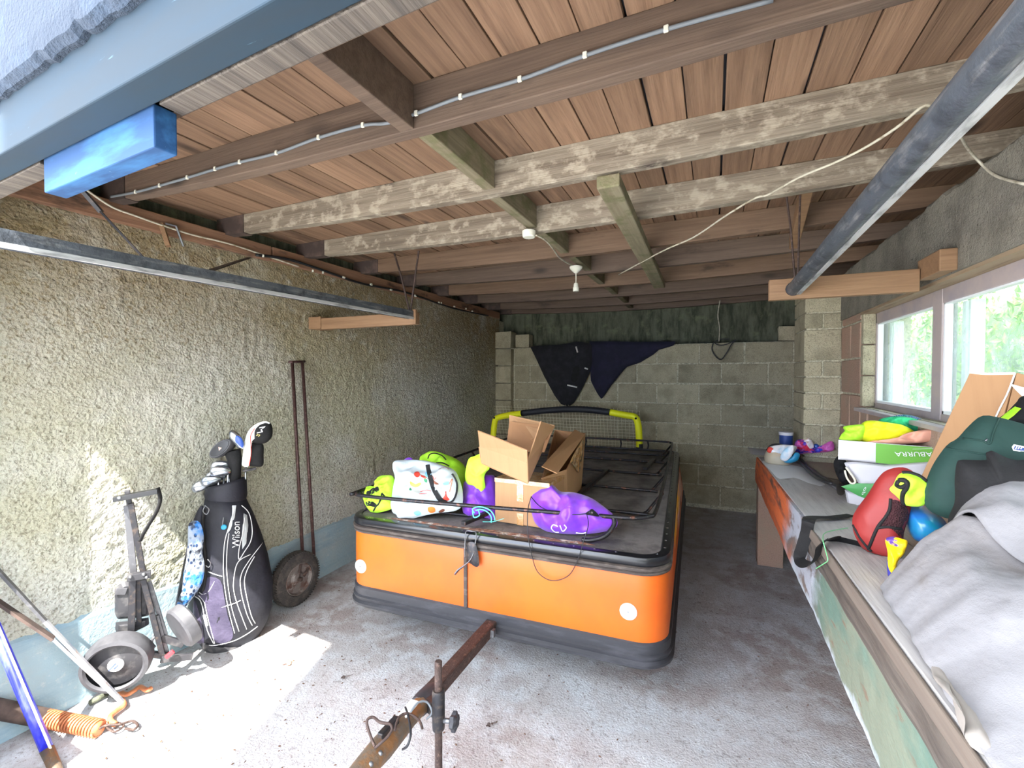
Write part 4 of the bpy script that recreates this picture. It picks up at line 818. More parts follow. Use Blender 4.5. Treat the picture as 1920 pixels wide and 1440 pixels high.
MB().tube([(.315, 2.25, 1.875), (.30, 2.27, 2.1), (.285, 2.29, 2.25)], .0045, 6).build('wire', 'rusty_steel', o); MB().tube([(.325, 2.25, 1.875), (.33, 2.27, 2.1), (.335, 2.29, 2.25)], .0045, 6).build('wire', 'rusty_steel', o)
o = thing('brace_strap', FX(265, 480, -1.79), 'black metal strap running from the door header down to the left track', 'strap')
MB().beam(FX(268, 482, -1.79), FZ(190, 398, 2.02), .022, .006).build('strap', 'dark_metal', o); MB().beam(FZ(190, 398, 2.02), FZ(120, 318, 2.12), .022, .006).build('strap', 'dark_metal', o)
o = thing('brace_strap', FX(392, 507, -1.8), 'short black brace between the left track and the rendered wall', 'strap')
MB().beam(FX(392, 508, -1.78), FX(468, 483, -2.60), .018, .006).build('strap', 'dark_metal', o)
def cable(name, pts, r, m, label, clips=(), n=6):
    o = thing(name, pts[0], label, 'cable'); MB().tube(spl(pts, n), r, 8).build('sheath', m, o, smooth=True)
    for c in clips: MB().box(V(c) - V((.006, .006, .008)), V(c) + V((.006, .002, .008))).build('clip', 'white_plastic', o, bevel=.002)
    return o
jf = lambda px, py: FY(px, py, 1.166)
cp = [(208, 369), (255, 360), (300, 348), (352, 333), (404, 317), (450, 304), (519, 287), (598, 258), (681, 235), (725, 231), (775, 215), (864, 182), (975, 149), (1097, 104), (1249, 55), (1450, 0)]
cable('electric_cable', [jf(*p) for p in cp], .0055, 'cable_grey', 'grey electric cable clipped along the front brown joist', [jf(*p) for p in [(255, 360), (300, 348), (352, 333), (404, 317), (450, 304), (519, 287), (598, 258), (681, 235), (781, 213), (864, 182), (975, 149), (1097, 104), (1249, 55)]])
cable('electric_cable', [FX(*p, XL + .045) for p in [(128, 330), (165, 358), (210, 388), (255, 405), (300, 421), (360, 440), (430, 457), (500, 480), (560, 500)]], .005, 'cable_white', 'pale loose cable running along the timber plate above the left wall')
cable('electric_cable', [FX(*p, XL + .05) for p in [(480, 478), (540, 486), (600, 505), (680, 532), (760, 548), (850, 578), (915, 592)]], .009, 'cable_black', 'black cable clipped under the timber plate above the left wall', [FX(*p, XL + .06) for p in [(494, 480), (587, 508), (606, 511), (697, 533), (778, 554), (828, 568), (874, 579)]])
cable('electric_cable', [FZ(*p, 2.19) for p in [(1160, 515), (1240, 472), (1300, 445), (1360, 405), (1415, 372), (1440, 365), (1500, 332), (1565, 305), (1620, 278), (1680, 240), (1725, 203), (1742, 198), (1760, 205)]] + [FX(1790, 235, .62), FX(1812, 275, .72), FX(1838, 305, .79), FX(1868, 330, .79), FX(1920, 345, .79)], .0042, 'cable_white', 'pale cable slung under the joists and over the right wall')
cable('electric_cable', [FY(x, y, 5.462) for x, y in [(950, 578), (1000, 577), (1070, 573), (1142, 570), (1198, 568), (1275, 562), (1360, 555), (1440, 550)]], .010, 'cable_black', 'black cable clipped across a far joist near the back wall', [FY(x, y, 5.44) for x, y in [(942, 578), (999, 576), (1070, 572), (1141, 570), (1198, 568), (1274, 562), (1360, 555)]])
o = thing('junction_box', (-.905, 2.25, 2.212), 'round white plastic junction box under a joist', 'electrical box')
MB().lathe((-.905, 2.25, 2.212), (0, 0, 1), [(0, .030), (.004, .034), (.018, .036), (.034, .036)], 24).build('box', 'white_plastic', o, smooth='auto')
o = thing('pendant_light', (-.905, 3.15, 2.08), 'white ceiling rose with bare hanging lamp holder', 'light')
c = V((-.895, 3.12, 2.245))
MB().lathe(c, (0, 0, -1), [(0, .045), (.012, .045), (.03, .03), (.045, .012)], 20).build('ceiling_rose', 'white_plastic', o, smooth='auto'); MB().tube([c - V((0, 0, .04)), c - V((0, 0, .12))], .0035, 6).build('flex', 'white_plastic', o)
MB().lathe(c - V((0, 0, .115)), (0, 0, -1), [(0, .012), (.01, .016), (.03, .018), (.032, .022), (.06, .022)], 16).build('lamp_holder', 'white_plastic', o, smooth='auto')
cable('light_cable', [FZ(1005, 441, 2.22), FZ(1022, 450, 2.22), FZ(1036, 465, 2.22), FZ(1048, 482, 2.22), FZ(1062, 492, 2.225), FZ(1072, 497, 2.23)], .005, 'cable_white', 'short white cable linking junction box and ceiling rose')
o = thing('wooden_peg', FX(307, 440, XL), 'short orange wooden peg under the left wall plate', 'peg'); MB().beam(FX(302, 419, XL + .03), FX(316, 462, XL + .05), .03, .02).build('peg', 'timber_orange', o)
o = thing('metal_hook', FX(336, 440, XL), 'grey metal hook beside the wooden peg on the left wall', 'hook'); MB().tube([FX(310, 419, XL + .04), FX(330, 424, XL + .05), FX(344, 462, XL + .05)], .006, 6).build('hook', 'galv', o)

# ============================================================ GOLF BAG AND CLUBS
GN = V((.825, -.565, 0)).normalized(); GU = V((.565, .825, 0)).normalized(); GP = V((-2.43, 1.665, 0))
def G_(px, py, d=0): return FP(px, py, GP + GN * d, GN)
o = thing('golf_bag', (GP.x, GP.y, 0), 'dark navy golf stand bag with white piping and a lettered front, leaning by the wall', 'golf bag')
rows = [(905, 388, 459, .085), (916, 385, 462, .095), (930, 384, 462, .095), (934, 384, 462, .092), (962, 380, 474, .105), (1000, 374, 490, .118), (1040, 368, 503, .125), (1085, 364, 511, .13), (1130, 362, 511, .13), (1160, 362, 500, .125), (1182, 368, 487, .12), (1196, 374, 480, .115)]
def gring(y, xl, xr, d, n=40, wob=0):
    a, b = G_(xl, y), G_(xr, y); c = (a + b) / 2; h = (b - a) / 2; 
    return [c + h * cos(t) * (1 + wob * noise.noise(V((cos(t) * 2, sin(t) * 2, y * .02)))) + GN * d * sin(t) * (1 + wob * noise.noise(V((cos(t) * 3, sin(t) * 3, y * .03)))) + V((0, 0, .03 * cos(t - .4) if y < 925 else .0)) for t in [2 * pi * k / n for k in range(n)]]
bm_ = MB().loft([gring(*r_, wob=.10) for r_ in rows[3:]]); body = bm_.build('bag_body', 'bag_fabric', o, smooth=True, sub=0); bv = bm_.bvh()
col = MB(); col.loft([gring(934, 384, 462, .093), gring(926, 382, 464, .098), gring(908, 385, 463, .098), gring(903, 389, 459, .092), gring(906, 394, 454, .082), gring(930, 394, 454, .08)], cap=False); col.build('collar', 'bag_fabric', o, smooth=True)
MB().loft([gring(926, 390, 458, .085), gring(930, 390, 458, .085)]).build('divider', 'fabric_black', o)
MB().loft([gring(1194, 372, 482, .118), gring(1200, 371, 482, .12), gring(1212, 380, 473, .115), gring(1219, 385, 466, .11)]).build('base', 'plastic_dark', o, smooth='auto')
cr = lambda pts: [(140 + x * .375, 760 + y * .375) for x, y in pts]
for s_ in ([(800, 520), (770, 610), (748, 700), (745, 850), (765, 1000), (800, 1140)], [(772, 640), (762, 720), (762, 850), (785, 1010), (822, 1130)], [(968, 640), (930, 700), (870, 780), (832, 850), (832, 930), (860, 1040), (888, 1100)], [(900, 755), (860, 830), (850, 900), (880, 1040), (903, 1090)], [(880, 745), (820, 780), (798, 850), (800, 950), (860, 1120)],
           [(835, 500), (872, 540), (888, 620), (880, 680), (850, 730), (822, 770), (822, 720), (840, 640), (850, 560)], [(893, 500), (925, 570), (968, 640)], [(600, 955), (630, 980), (650, 1060), (665, 1130), (695, 1192)], [(620, 950), (648, 985), (665, 1060), (690, 1150), (700, 1192)], [(640, 1195), (700, 1200), (790, 1180), (860, 1145), (915, 1105)], [(668, 832), (700, 845), (738, 856)], [(700, 880), (670, 930), (640, 945), (622, 935)], [(735, 1010), (800, 990), (830, 975)]):
    drawn(bv, cr(s_), .0022, 'piping', 'piping_white', body, flat=.5, off=.002)
for s_ in ([(788, 500), (808, 500), (800, 560), (780, 620), (765, 640)], [(845, 540), (862, 548), (868, 600), (858, 690), (838, 720), (836, 650)], [(640, 1050), (655, 1045), (668, 1100), (655, 1110)]): patch(bv, cr(s_), 'trim_panel', 'grey_trim', body, off=.002, sub=0)
patch(bv, cr([(660, 862), (728, 875), (748, 960), (765, 1050), (790, 1130), (780, 1175), (710, 1190), (680, 1140), (668, 1060), (650, 985), (610, 950), (640, 940)]), 'side_pocket', 'bag_panel', body, off=.004)
letters('Wilson', lambda u, v: onsurf(bv, 140 + .375 * (825 - 38 * v), 760 + .375 * (712 - 130 * u), .003), 'lettering', 'label_white', body)
# side pocket bulging left, with strap, ring and hanging towel
pk = MB().puff([G_(*p, .02) for p in cr([(640, 500), (605, 545), (575, 640), (545, 780), (515, 930), (503, 1010), (525, 1032), (570, 990), (640, 900), (665, 800), (660, 600)])], GN, .05, .05, wr=.02, wf=14); pk.build('side_pocket', 'bag_fabric', o, smooth=True)
pk2 = MB().puff([G_(*p, .03) for p in cr([(570, 1165), (590, 1060), (600, 960), (650, 985), (668, 1060), (690, 1150), (700, 1195), (640, 1195)])], GN, .045, .04, wr=.01); pk2.build('side_pocket', 'bag_panel', o, smooth=True)
for s_ in ([(650, 500), (672, 520), (660, 545), (642, 530), (650, 505)], [(745, 560), (740, 600), (752, 610)], [(665, 770), (680, 790), (670, 810), (655, 800)]): MB().tube(spl([G_(*p, .12) for p in cr(s_)], 4), .0025, 6).build('ring', 'galv', o, smooth=True)
MB().lathe(G_(420, 988, .125), GN, [(0, .012), (.004, .014), (.008, .010)], 14).build('badge', 'ball_teal', o, smooth='auto')
MB().tube(spl([G_(*p, .10) for p in cr([(648, 520), (642, 600), (648, 700), (655, 770), (652, 880), (640, 930)])], 5), .008, 6, flat=.4).build('strap', 'strap_black', o, smooth=True)
o = thing('golf_towel', G_(367, 1060, .11), 'blue and white patterned golf towel hanging on the left of the golf bag', 'towel')
MB().puff([G_(*p, .13) for p in cr([(572, 590), (622, 582), (645, 650), (640, 740), (650, 800), (640, 880), (600, 950), (560, 1000), (545, 1015), (515, 1020), (508, 1000), (535, 930), (545, 840), (560, 760), (565, 680)])], GN, .016, .016, wr=.012, wf=30).build('cloth', 'towel', o, smooth=True)
# clubs: every club a thing, shaft going down into the bag
def shaft(o, top, bottom, r=.0045, m='bright_metal'): MB().tube([top, bottom], r, 8).build('shaft', m, o, smooth=True)
irons = [((375, 912), (398, 932), .0, 'silver iron club head resting furthest left on the bag rim', 20), ((392, 902), (408, 930), .03, 'silver iron club head second from the left above the bag rim', 12), ((402, 893), (416, 930), .0, 'dark edged iron club head in the middle of the iron stack', 8), ((410, 884), (424, 928), .03, 'pale blue tinted iron club head below the topmost iron', 4), ((412, 874), (430, 928), -.02, 'topmost bright silver iron club head below the driver face', 4)]
for (hx, hy_), (sx, sy), d, lab, ang in irons:
    t = thing('golf_iron', G_(hx, hy_, d), lab, 'golf club', 'irons in the golf bag'); e = [(-17, 2), (-14, -6), (-4, -10), (10, -9), (20, -5), (23, 2), (17, 8), (0, 9), (-12, 8)]; ca, sa = cos(-R(ang)), sin(-R(ang))
    MB().puff([G_(hx + x * ca - y * sa, hy_ + x * sa + y * ca, d) for x, y in e], GN + V((0, 0, .3)), .012, .010, M=30, rings=5).build('head', 'bright_metal', t, smooth=True)
    MB().tube([G_(hx - 12, hy_ + 2, d + .013), G_(hx + 14, hy_ - 3, d + .013)], .0025, 6, flat=.5).build('sole_groove', 'trolley_grey', t)
    shaft(t, G_(hx + 18, hy_ + 2, d), G_(sx, sy + 25, -.02))
t = thing('golf_driver', G_(420, 850), 'large driver head with black face and silver and blue crown', 'golf club')
c = G_(412, 841, .03); ax = (GN * .8 - GU * .45 + V((0, 0, .12))).normalized(); 
fu = (GU * .84 + V((0, 0, .58))).normalized(); fv = ax.cross(fu).normalized(); fu = fv.cross(ax)
MB().loft([[c + ax * t_ + fu * (.068 * s_ * cos(a)) + fv * (.034 * s_ * sin(a)) for a in [2 * pi * k / 28 for k in range(28)]] for t_, s_ in ((0, .93), (-.004, 1), (-.03, 1.05), (-.065, .92), (-.09, .6), (-.10, .3))]).build('head', 'plastic_grey', t, smooth='auto')
MB().loft([[c + ax * t_ + fu * (.06 * s_ * cos(a)) + fv * (.027 * s_ * sin(a)) for a in [2 * pi * k / 28 for k in range(28)]] for t_, s_ in ((0, 1), (.003, .97))]).build('face', 'trim_black', t, smooth='auto')
MB().puff([c + ax * .0045 + fu * a + fv * b for a, b in ((-.008, -.008), (.012, -.006), (.002, .010))], ax, .001, .0005, M=12, rings=2, smooth=False).build('face_mark', 'fringe', t)
MB().puff([G_(*p, .04) for p in cr([(775, 130), (800, 126), (832, 155), (845, 185), (845, 215), (820, 215), (790, 185), (772, 160)])], GN, .02, .03).build('crown', 'bright_metal', t, smooth=True)
MB().puff([G_(*p, .062) for p in cr([(805, 152), (830, 160), (845, 190), (838, 212), (818, 195), (803, 180)])], GN, .004, .004).build('crown_mark', 'blue_plastic', t, smooth=True)
MB().tube([G_(436, 845, .0), G_(440, 862, .0), G_(441, 880, .0), G_(441, 905, 0), G_(441, 925, 0)], [.040, .036, .030, .028, .028], 14).build('headcover', 'fabric_black', t, smooth=True)
t = thing('fairway_wood', G_(480, 830), 'club with black and white headcover with pale lettering, tallest in the bag', 'golf club')
hb_ = MB().puff([G_(*p, .02) for p in cr([(885, 160), (890, 120), (915, 92), (950, 80), (980, 90), (990, 120), (985, 160), (955, 188), (915, 192), (890, 185)])], GN, .04, .04); hh = hb_.build('headcover', 'fabric_black', t, smooth=True); hv = hb_.bvh()
MB().puff([G_(*p, .012) for p in cr([(905, 188), (942, 195), (945, 250), (938, 304), (880, 304), (838, 300), (845, 240), (860, 190)])], GN, .03, .03).build('sock', 'fabric_black', t, smooth=True)
MB().puff([G_(*p, .035) for p in cr([(838, 300), (842, 240), (850, 180), (868, 130), (900, 98), (945, 80), (978, 88), (940, 95), (900, 120), (880, 155), (880, 190), (880, 240), (872, 303)])], GN, .012, .015, p=3).build('side_band', 'label_white', t, smooth=True)
MB().tube(spl([G_(*p, .048) for p in cr([(872, 303), (882, 240), (880, 190), (880, 150), (900, 115)])], 4), .002, 6).build('red_piping', 'print_red', t)
letters('M', lambda u, v: onsurf(hv, 140 + .375 * (925 + 30 * v + 0 * u - 15 + 15 * u), 760 + .375 * (140 - 30 * u - 6 * v), .002), 'lettering', 'label_white', hh)
letters('2', lambda u, v: onsurf(hv, 140 + .375 * (905 + 16 * v + 10 * u), 760 + .375 * (160 - 12 * u + 4 * v - 6), .002), 'lettering', 'print_gold', hh)
shaft(t, G_(462, 872, 0), G_(458, 930, 0)); 
t = thing('golf_putter', G_(468, 885), 'slim steel putter shaft standing at the right of the bag opening', 'golf club'); shaft(t, G_(461, 878, .03), G_(459, 925, .02)); MB().beam(G_(455, 883, .03), G_(480, 878, .02), .02, .012).build('head', 'plastic_dark', t, bevel=.003)

# ============================================================ GOLF TROLLEY
TP = V((-2.42, 1.20, 0)); TN = V((.88, -.47, 0)).normalized(); TUV = V((.47, .88, 0)).normalized()
def T_(px, py, d=0): return FP(px, py, TP + TN * d, TN)
tc_ = lambda x, y, d=0: T_(140 + x * .375, 760 + y * .375, d)
o = thing('golf_trolley', (TP.x, TP.y, 0), 'folded grey two wheeled golf trolley with black handle', 'trolley')
def bar(a, b, w, h, name, m='trolley_grey', d=0, d2=None): MB().beam(tc_(*a, d), tc_(*b, d if d2 is None else d2), w, h, up=TN).build(name, m, o, bevel=.002)
bar((192, 470), (415, 428), .022, .036, 'handle', 'trim_black', .03); bar((262, 425), (275, 500), .02, .02, 'handle_stem', 'plastic_dark', .0)
MB().lathe(tc_(222, 462, .05), TN, [(0, .008), (.004, .006)], 10).build('bolt', 'galv', o)
MB().tube(spl([tc_(*p, .03) for p in [(415, 412), (428, 470), (410, 530), (375, 590), (345, 640), (325, 680)]], 5), .009, 6, flat=.4).build('handle_strap', 'strap_black', o, smooth=True)
bar((262, 500), (298, 870), .026, .02, 'upper_tube', d=-.02); bar((280, 490), (345, 850), .022, .022, 'upper_tube', 'dark_metal', .02)
bar((262, 862), (382, 842), .03, .03, 'clamp', 'plastic_dark', .035)
for x, y in ((278, 858), (345, 845), (360, 860)): MB().ball(tc_(x, y, .055), .008, 8).build('bolt', 'galv', o, smooth=True)
bar((290, 870), (282, 1160), .026, .022, 'lower_tube', 'dark_metal', 0); bar((318, 870), (322, 1100), .02, .02, 'lower_tube', 'dark_metal', -.03); bar((342, 870), (388, 1040), .022, .022, 'lower_tube', 'dark_metal', .02); bar((372, 880), (455, 1150), .018, .018, 'lower_tube', 'trolley_grey', -.01); bar((385, 1030), (440, 1255), .022, .022, 'lower_tube', 'dark_metal', .02); bar((410, 1050), (462, 1240), .018, .018, 'lower_tube', 'trolley_grey', .0)
pc = MB().puff([tc_(*p, -.06) for p in [(200, 920), (240, 880), (330, 875), (375, 905), (372, 1050), (330, 1060), (215, 1070), (200, 1040)]], TN, .02, .015, p=6, rings=5, smooth=False); pcb = pc.build('bag_rest', 'plastic_dark', o, smooth='auto')
MB().puff([tc_(*p, -.05) for p in [(205, 1085), (260, 1080), (370, 1060), (372, 1095), (300, 1130), (215, 1150), (202, 1120)]], TN, .025, .015, p=6, rings=5, smooth=False).build('lower_rest', 'plastic_dark', o, smooth='auto')
bar((205, 930), (260, 930), .03, .01, 'rest_clip', 'plastic_grey', -.035)
bar((330, 1235), (520, 1262), .024, .024, 'axle', 'dark_metal', 0.02); bar((430, 1160), (545, 1195), .03, .02, 'bag_cradle', 'plastic_dark', 0); bar((430, 1270), (590, 1255), .03, .016, 'foot', 'plastic_dark', 0.03)
MB().tube(spl([tc_(*p, .02) for p in [(420, 1150), (392, 1165), (385, 1190), (400, 1210)]], 4), .007, 6).build('bracket', 'plastic_grey', o, smooth=True)
bar((455, 1262), (495, 1228), .018, .014, 'lever', 'red_plastic', .06)
wc = T_(222, 1238, .03); wa = (TN * .86 - TUV * .22 + V((0, 0, -.12))).normalized()
wh = MB().lathe(wc - wa * .035, wa, [(0, .085), (.0, .118), (.012, .126), (.05, .128), (.082, .122), (.086, .108), (.078, .100)], 40, cap=False).build('wheel', 'plastic_grey', o, smooth='auto')
MB().lathe(wc - wa * .035, wa, [(.0, .105), (.055, .104), (.06, .03), (.068, .02)], 36).build('wheel_disc', 'plastic_dark', wh, smooth='auto')
MB().lathe(wc + wa * .028, wa, [(0, .03), (.008, .028)], 20).build('hub_badge', 'label_white', wh)
for a in (-.009, .009): MB().beam(wc + wa * .0375 + TUV * (a - .012) + V((0, 0, -.012)), wc + wa * .0375 + TUV * (a + .012) + V((0, 0, .012)), .004, .003, up=wa).build('badge_mark', 'label_blue', wh)
w2 = T_(346, 1172, .05); wa2 = (TUV * .86 + V((0, 0, .30)) + TN * -.35).normalized()
w2o = MB().lathe(w2 - wa2 * .03, wa2, [(0, .06), (0, .092), (.008, .102), (.05, .102), (.058, .092), (.058, .06)], 36).build('wheel', 'plastic_grey', o, smooth='auto')

# ============================================================ WHEEL WITH TWO LONG RODS
o = thing('wheeled_rod_hoist', (-2.47, 2.06, 0), 'pair of tall brown rods on a single rubber tyred wheel against the wall', 'trolley')
wc = V((-2.49, 2.06, .168)); wx = V((1, 0, 0)); pr_ = [(0, .10), (.004, .140), (.02, .162), (.035, .168), (.055, .168), (.07, .162), (.082, .140), (.084, .105), (.078, .10)]
w = MB().lathe(wc, wx, pr_, 48, cap=False).build('tyre', 'tyre', o, smooth='auto')
tb = MB()
for k in range(60):
    a = 2 * pi * k / 60; 
    for s_ in (-1, 1):
        d1 = V((0, cos(a), sin(a))); d2 = V((0, cos(a + .05), sin(a + .05))); tb.beam(wc + wx * (.045 + s_ * .012) + d1 * .168, wc + wx * (.045 + s_ * .030) + d2 * .164, .007, .006, up=d1)
tb.build('tread', 'tyre', w)['kind'] = 'stuff'
MB().lathe(wc, wx, [(.0, .101), (.076, .101), (.080, .096), (.060, .088), (.056, .045), (.070, .035), (.074, .02)], 40).build('hub', 'hub_metal', o, smooth='auto')
MB().lathe(wc, wx, [(.07, .014), (.095, .014), (.098, .010)], 8).build('axle_nut', 'rusty_steel', o)
a1, b1 = FX(548, 678, XL + .03), FX(567, 1032, -2.44); a2, b2 = FX(567, 678, XL + .03), FX(589, 1046, -2.44)
MB().tube([a1, b1], .0105, 10).build('rod', 'pole_brown', o, smooth=True); MB().tube([a2, b2], .0105, 10).build('rod', 'pole_brown', o, smooth=True)
MB().tube([FX(542, 679, XL + .03), FX(571, 678, XL + .03)], .009, 10).build('top_bar', 'pole_brown', o, smooth=True)
MB().tube([b1, V((-2.42, 2.06, .17))], .009, 8).build('fork', 'rusty_steel', o); MB().tube([b2, V((-2.42, 2.10, .17))], .009, 8).build('fork', 'rusty_steel', o)

# ============================================================ SPRING AND STEEL ARMS, bottom left
o = thing('steel_strut', FZ(235, 1320, 0), 'long thin steel strut leaning on the left wall, grey above and whitish below', 'metal arm')
MB().beam(FX(-40, 1030, XL + .02), FX(85, 1165, -2.50), .018, .010).build('upper_arm', 'trolley_grey', o); MB().beam(FX(85, 1165, -2.50), FZ(232, 1318, .02), .022, .010).build('lower_arm', 'strip_white', o)
MB().tube(spl([FZ(*p, .018) for p in [(228, 1312), (232, 1322), (222, 1330), (208, 1342), (207, 1352), (216, 1358)]], 5), .011, 8).build('hook', 'spring_orange', o, smooth=True)
o = thing('steel_strut', FZ(215, 1300, 0), 'second steel strut below the first, dark with a rusty orange edge', 'metal arm')
MB().beam(FX(-40, 1104, XL + .03), FX(100, 1198, -2.48), .030, .010).build('upper_arm', 'tar_brown', o); MB().beam(FX(100, 1198, -2.48), FZ(222, 1312, .02), .026, .010).build('lower_arm', 'strip_white', o)
MB().tube(spl([FZ(*p, .018) for p in [(190, 1262), (215, 1290), (235, 1302), (250, 1296), (262, 1288), (275, 1294), (284, 1290)]], 5), .010, 8).build('hook', 'spring_orange', o, smooth=True)
o = thing('door_spring', FZ(130, 1355, 0), 'rusty orange coil spring on a dark tube lying on the floor', 'spring')
sa, sb_, sc_ = FZ(186, 1366, .03), FZ(82, 1346, .04), FX(-40, 1322, XL + .05)
MB().tube([sb_, sc_], .034, 14).build('tube', 'tar_brown', o, smooth='auto')
dd = (sa - sb_); ln = dd.length; dd.normalize(); sx = dd.cross(V((0, 0, 1))).normalized(); sy = sx.cross(dd); turns = 19
MB().tube([sb_ + dd * (ln * k / (turns * 14)) + (sx * cos(2 * pi * k / 14) + sy * sin(2 * pi * k / 14)) * .030 for k in range(turns * 14 + 1)], .0042, 6).build('coil', 'spring_orange', o, smooth=True)
MB().tube([sb_, sa], .026, 12).build('core', 'spring_orange', o, smooth=True)
MB().tube(spl([sa, FZ(200, 1360, .03), FZ(225, 1358, .02), FZ(248, 1352, .012), FZ(258, 1360, .012), (FZ(250, 1368, .012)), FZ(235, 1366, .012)], 5), .005, 8).build('hook', 'rusty_steel', o, smooth=True)
MB().tube(spl([FZ(190, 1352, .03), FZ(212, 1372, .015), FZ(232, 1360, .012), FZ(210, 1352, .012)], 5), .004, 8).build('hook', 'rusty_steel', o, smooth=True)
o = thing('hockey_stick', FZ(98, 1436, 0), 'blue sports stick with chipped brown tip leaning at the left edge', 'stick')
h0, h1, h2 = FZ(104, 1440, .015), FZ(88, 1405, .045), FX(-14, 1165, -2.50)
MB().tube([h1, h1.lerp(h2, .5), h2], [.020, .019, .017], 12, flat=.7).build('shaft', 'blue_stick', o, smooth=True); MB().tube([h1, h0, FZ(112, 1460, .012)], [.021, .019, .014], 12, flat=.7).build('tip', 'hitch_metal', o, smooth=True)
MB().tube([h1 + V((.018, .004, .006)), h2 + V((.016, .004, .006))], .004, 6).build('stripe', 'net_cream', o)
o = thing('stick', FZ(185, 1308, 0), 'short grey green stub of wood on the sunlit floor', 'stick'); MB().tube([FZ(168, 1318, .012), FZ(202, 1300, .012)], .012, 8).build('stub', 'moss_concrete', o, smooth=True)
o = thing('stick', FZ(165, 1296, 0), 'thin brown twig pointing left on the sunlit floor', 'stick'); MB().tube([FZ(144, 1309, .004), FZ(180, 1283, .02)], .0025, 6).build('twig', 'rusty_steel', o)
# leaf and litter
def leaf(px, py, s_, lab, col='leaf_brown'):
    c = FZ(px, py, .002); o = thing('dry_leaf', c, lab, 'leaf'); ol = []
    for k in range(14): a = 2 * pi * k / 14; rr_ = s_ * (1 + .45 * cos(3 * a + 1) * (k % 2) - .15 * (k % 2)); ol.append(c + V((rr_ * cos(a), rr_ * 1.1 * sin(a), .006)))
    MB().puff(ol, (0, 0, 1), .002, .001, M=42, rings=5, wr=.012, wf=60, smooth=False).build('blade', col, o, smooth=True)
    MB().tube([c + V((s_ * .6, .01, .006)), c + V((s_ * 2.4, .035, .004))], .0014, 5).build('stalk', col, o)
leaf(540, 1243, .026, 'dry orange brown leaf with stalk on the sunlit floor')
leaf(916, 1362, .010, 'tiny dark leaf fragment on the floor right of the tow bar', 'tar_brown'); leaf(644, 1272, .011, 'small dark leaf fragment just outside the sunlit patch', 'tar_brown')
db = MB(); random.seed(11)
for i in range(1400):
    t_ = random.random(); x = random.uniform(-2.5, .4); y = random.uniform(.5, 3.6)
    if random.random() < .5: x = random.gauss(-1.6, .5); y = random.gauss(1.2, .5)
    if x < -2.55 or y < .4: continue
    s_ = random.choice((.003, .004, .005, .008)); a = random.uniform(0, 6.28); c = V((x, y, .002)); u = V((cos(a), sin(a), 0)) * s_; v = V((-sin(a), cos(a), 0)) * s_ * random.uniform(.2, .6)
    db.add([c - u, c - v, c + u, c + v, c + V((0, 0, s_ * .5))], [(0, 1, 4), (1, 2, 4), (2, 3, 4), (3, 0, 4), (0, 3, 2, 1)])
dbo = db.build('floor_litter', 'debris', None); tag(dbo, 'crumbs of leaf and grit scattered over the concrete floor', 'litter', None, 'stuff')
# ============================================================ WORKBENCH on the right
BX = .32
def zt(y): return .955 - max(0, y - 1.6) * .052 if y > 1.6 else .955 + (1.6 - y) * .036
def zbo(y): return .69 - (y - 1.17) * .017
PB = lambda px, py, dz=0: FZ(px, py, .9 + dz)
def onb(px, py):
    p = FZ(px, py, .95)
    for _ in range(6): p = FZ(px, py, zt(p.y) + .012)
    return p
wb = thing('workbench', (.56, 2.2, 0), 'long wooden workbench with peeling orange and pale green painted front', 'workbench')
def board(y0, y1, x0, x1, dz, th, m, name='top_board', n=8):
    return MB().loft([[V((x0, y, zt(y) + dz - th)), V((x1, y, zt(y) + dz - th)), V((x1, y, zt(y) + dz)), V((x0, y, zt(y) + dz))] for y in [y0 + (y1 - y0) * k / n for k in range(n + 1)]]).build(name, m, wb, bevel=.003)
board(1.935, 4.06, BX + .012, .575, 0, .03, 'bench_wood'); board(1.935, 4.06, .58, XR - .004, .0, .03, 'bench_wood')
board(1.585, 1.93, BX - .006, .56, .008, .032, 'bench_wood'); board(1.585, 1.93, .565, XR - .004, .006, .032, 'bench_wood')
board(.42, 1.58, BX - .004, .56, .012, .034, 'bench_wood'); board(.42, 1.58, .565, XR - .004, .01, .034, 'bench_wood')
board(.42, 1.93, BX - .014, BX - .0065, .0115, .036, 'bench_edge', 'edge_strip')
MB().loft([[V((BX - .010, y, zt(y) - .004 + .004 * sin(y * 14))), V((BX + .012, y, zt(y) - .002)), V((BX + .012, y, zbo(y) + .03)), V((BX - .004, y, zbo(y) + .003 * sin(y * 17))), V((BX - .012, y, zbo(y) + .02))] for y in [1.9 + 2.16 * k / 30 for k in range(31)]])
fp = MB(); rings = []
for k in range(91):
    y = .42 + 3.64 * k / 90; top = zt(y) - (.005 if y > 1.94 else .085 + .014 * noise.noise(V((y * 6, 1, 1)))); w = .008 * noise.noise(V((y * 2, 0, 0))) + .003 * noise.noise(V((y * 12, 0, 4))); b = zbo(y) + .006 * noise.noise(V((y * 9, 3, 0)))
    rings.append([V((BX + w, y, top)), V((BX + .03, y, top)), V((BX + .03, y, b)), V((BX - .008 + w, y, b)), V((BX - .006 - w, y, (b + top) / 2))])
fp.loft(rings).build('front_panel', 'bench_paint', wb)
MB().puff([onb(*p) - V((0, 0, .0118)) for p in ((1430, 861), (1470, 866), (1512, 876), (1548, 906), (1520, 903), (1490, 892), (1462, 894), (1446, 880))], (0, 0, 1), .0018, .001, M=40, rings=3).build('pale_patch', 'patch_white', wb, smooth=True)  # thin whitish patch on the far end of the bench top
bd_ = MB(); rings = []
for k in range(41):
    y = .42 + 1.52 * k / 40; z = zt(y) - .026; w = .006 * noise.noise(V((y * 9, 7, 0))); rings.append([V((BX - .008 + w, y, z)), V((BX + .05, y, z)), V((BX + .05, y, z - .07)), V((BX - .004, y, z - .07 + w)), V((BX - .014 + w, y, z - .035))])
bd_.loft(rings).build('side_beam', 'beam_dark', wb)
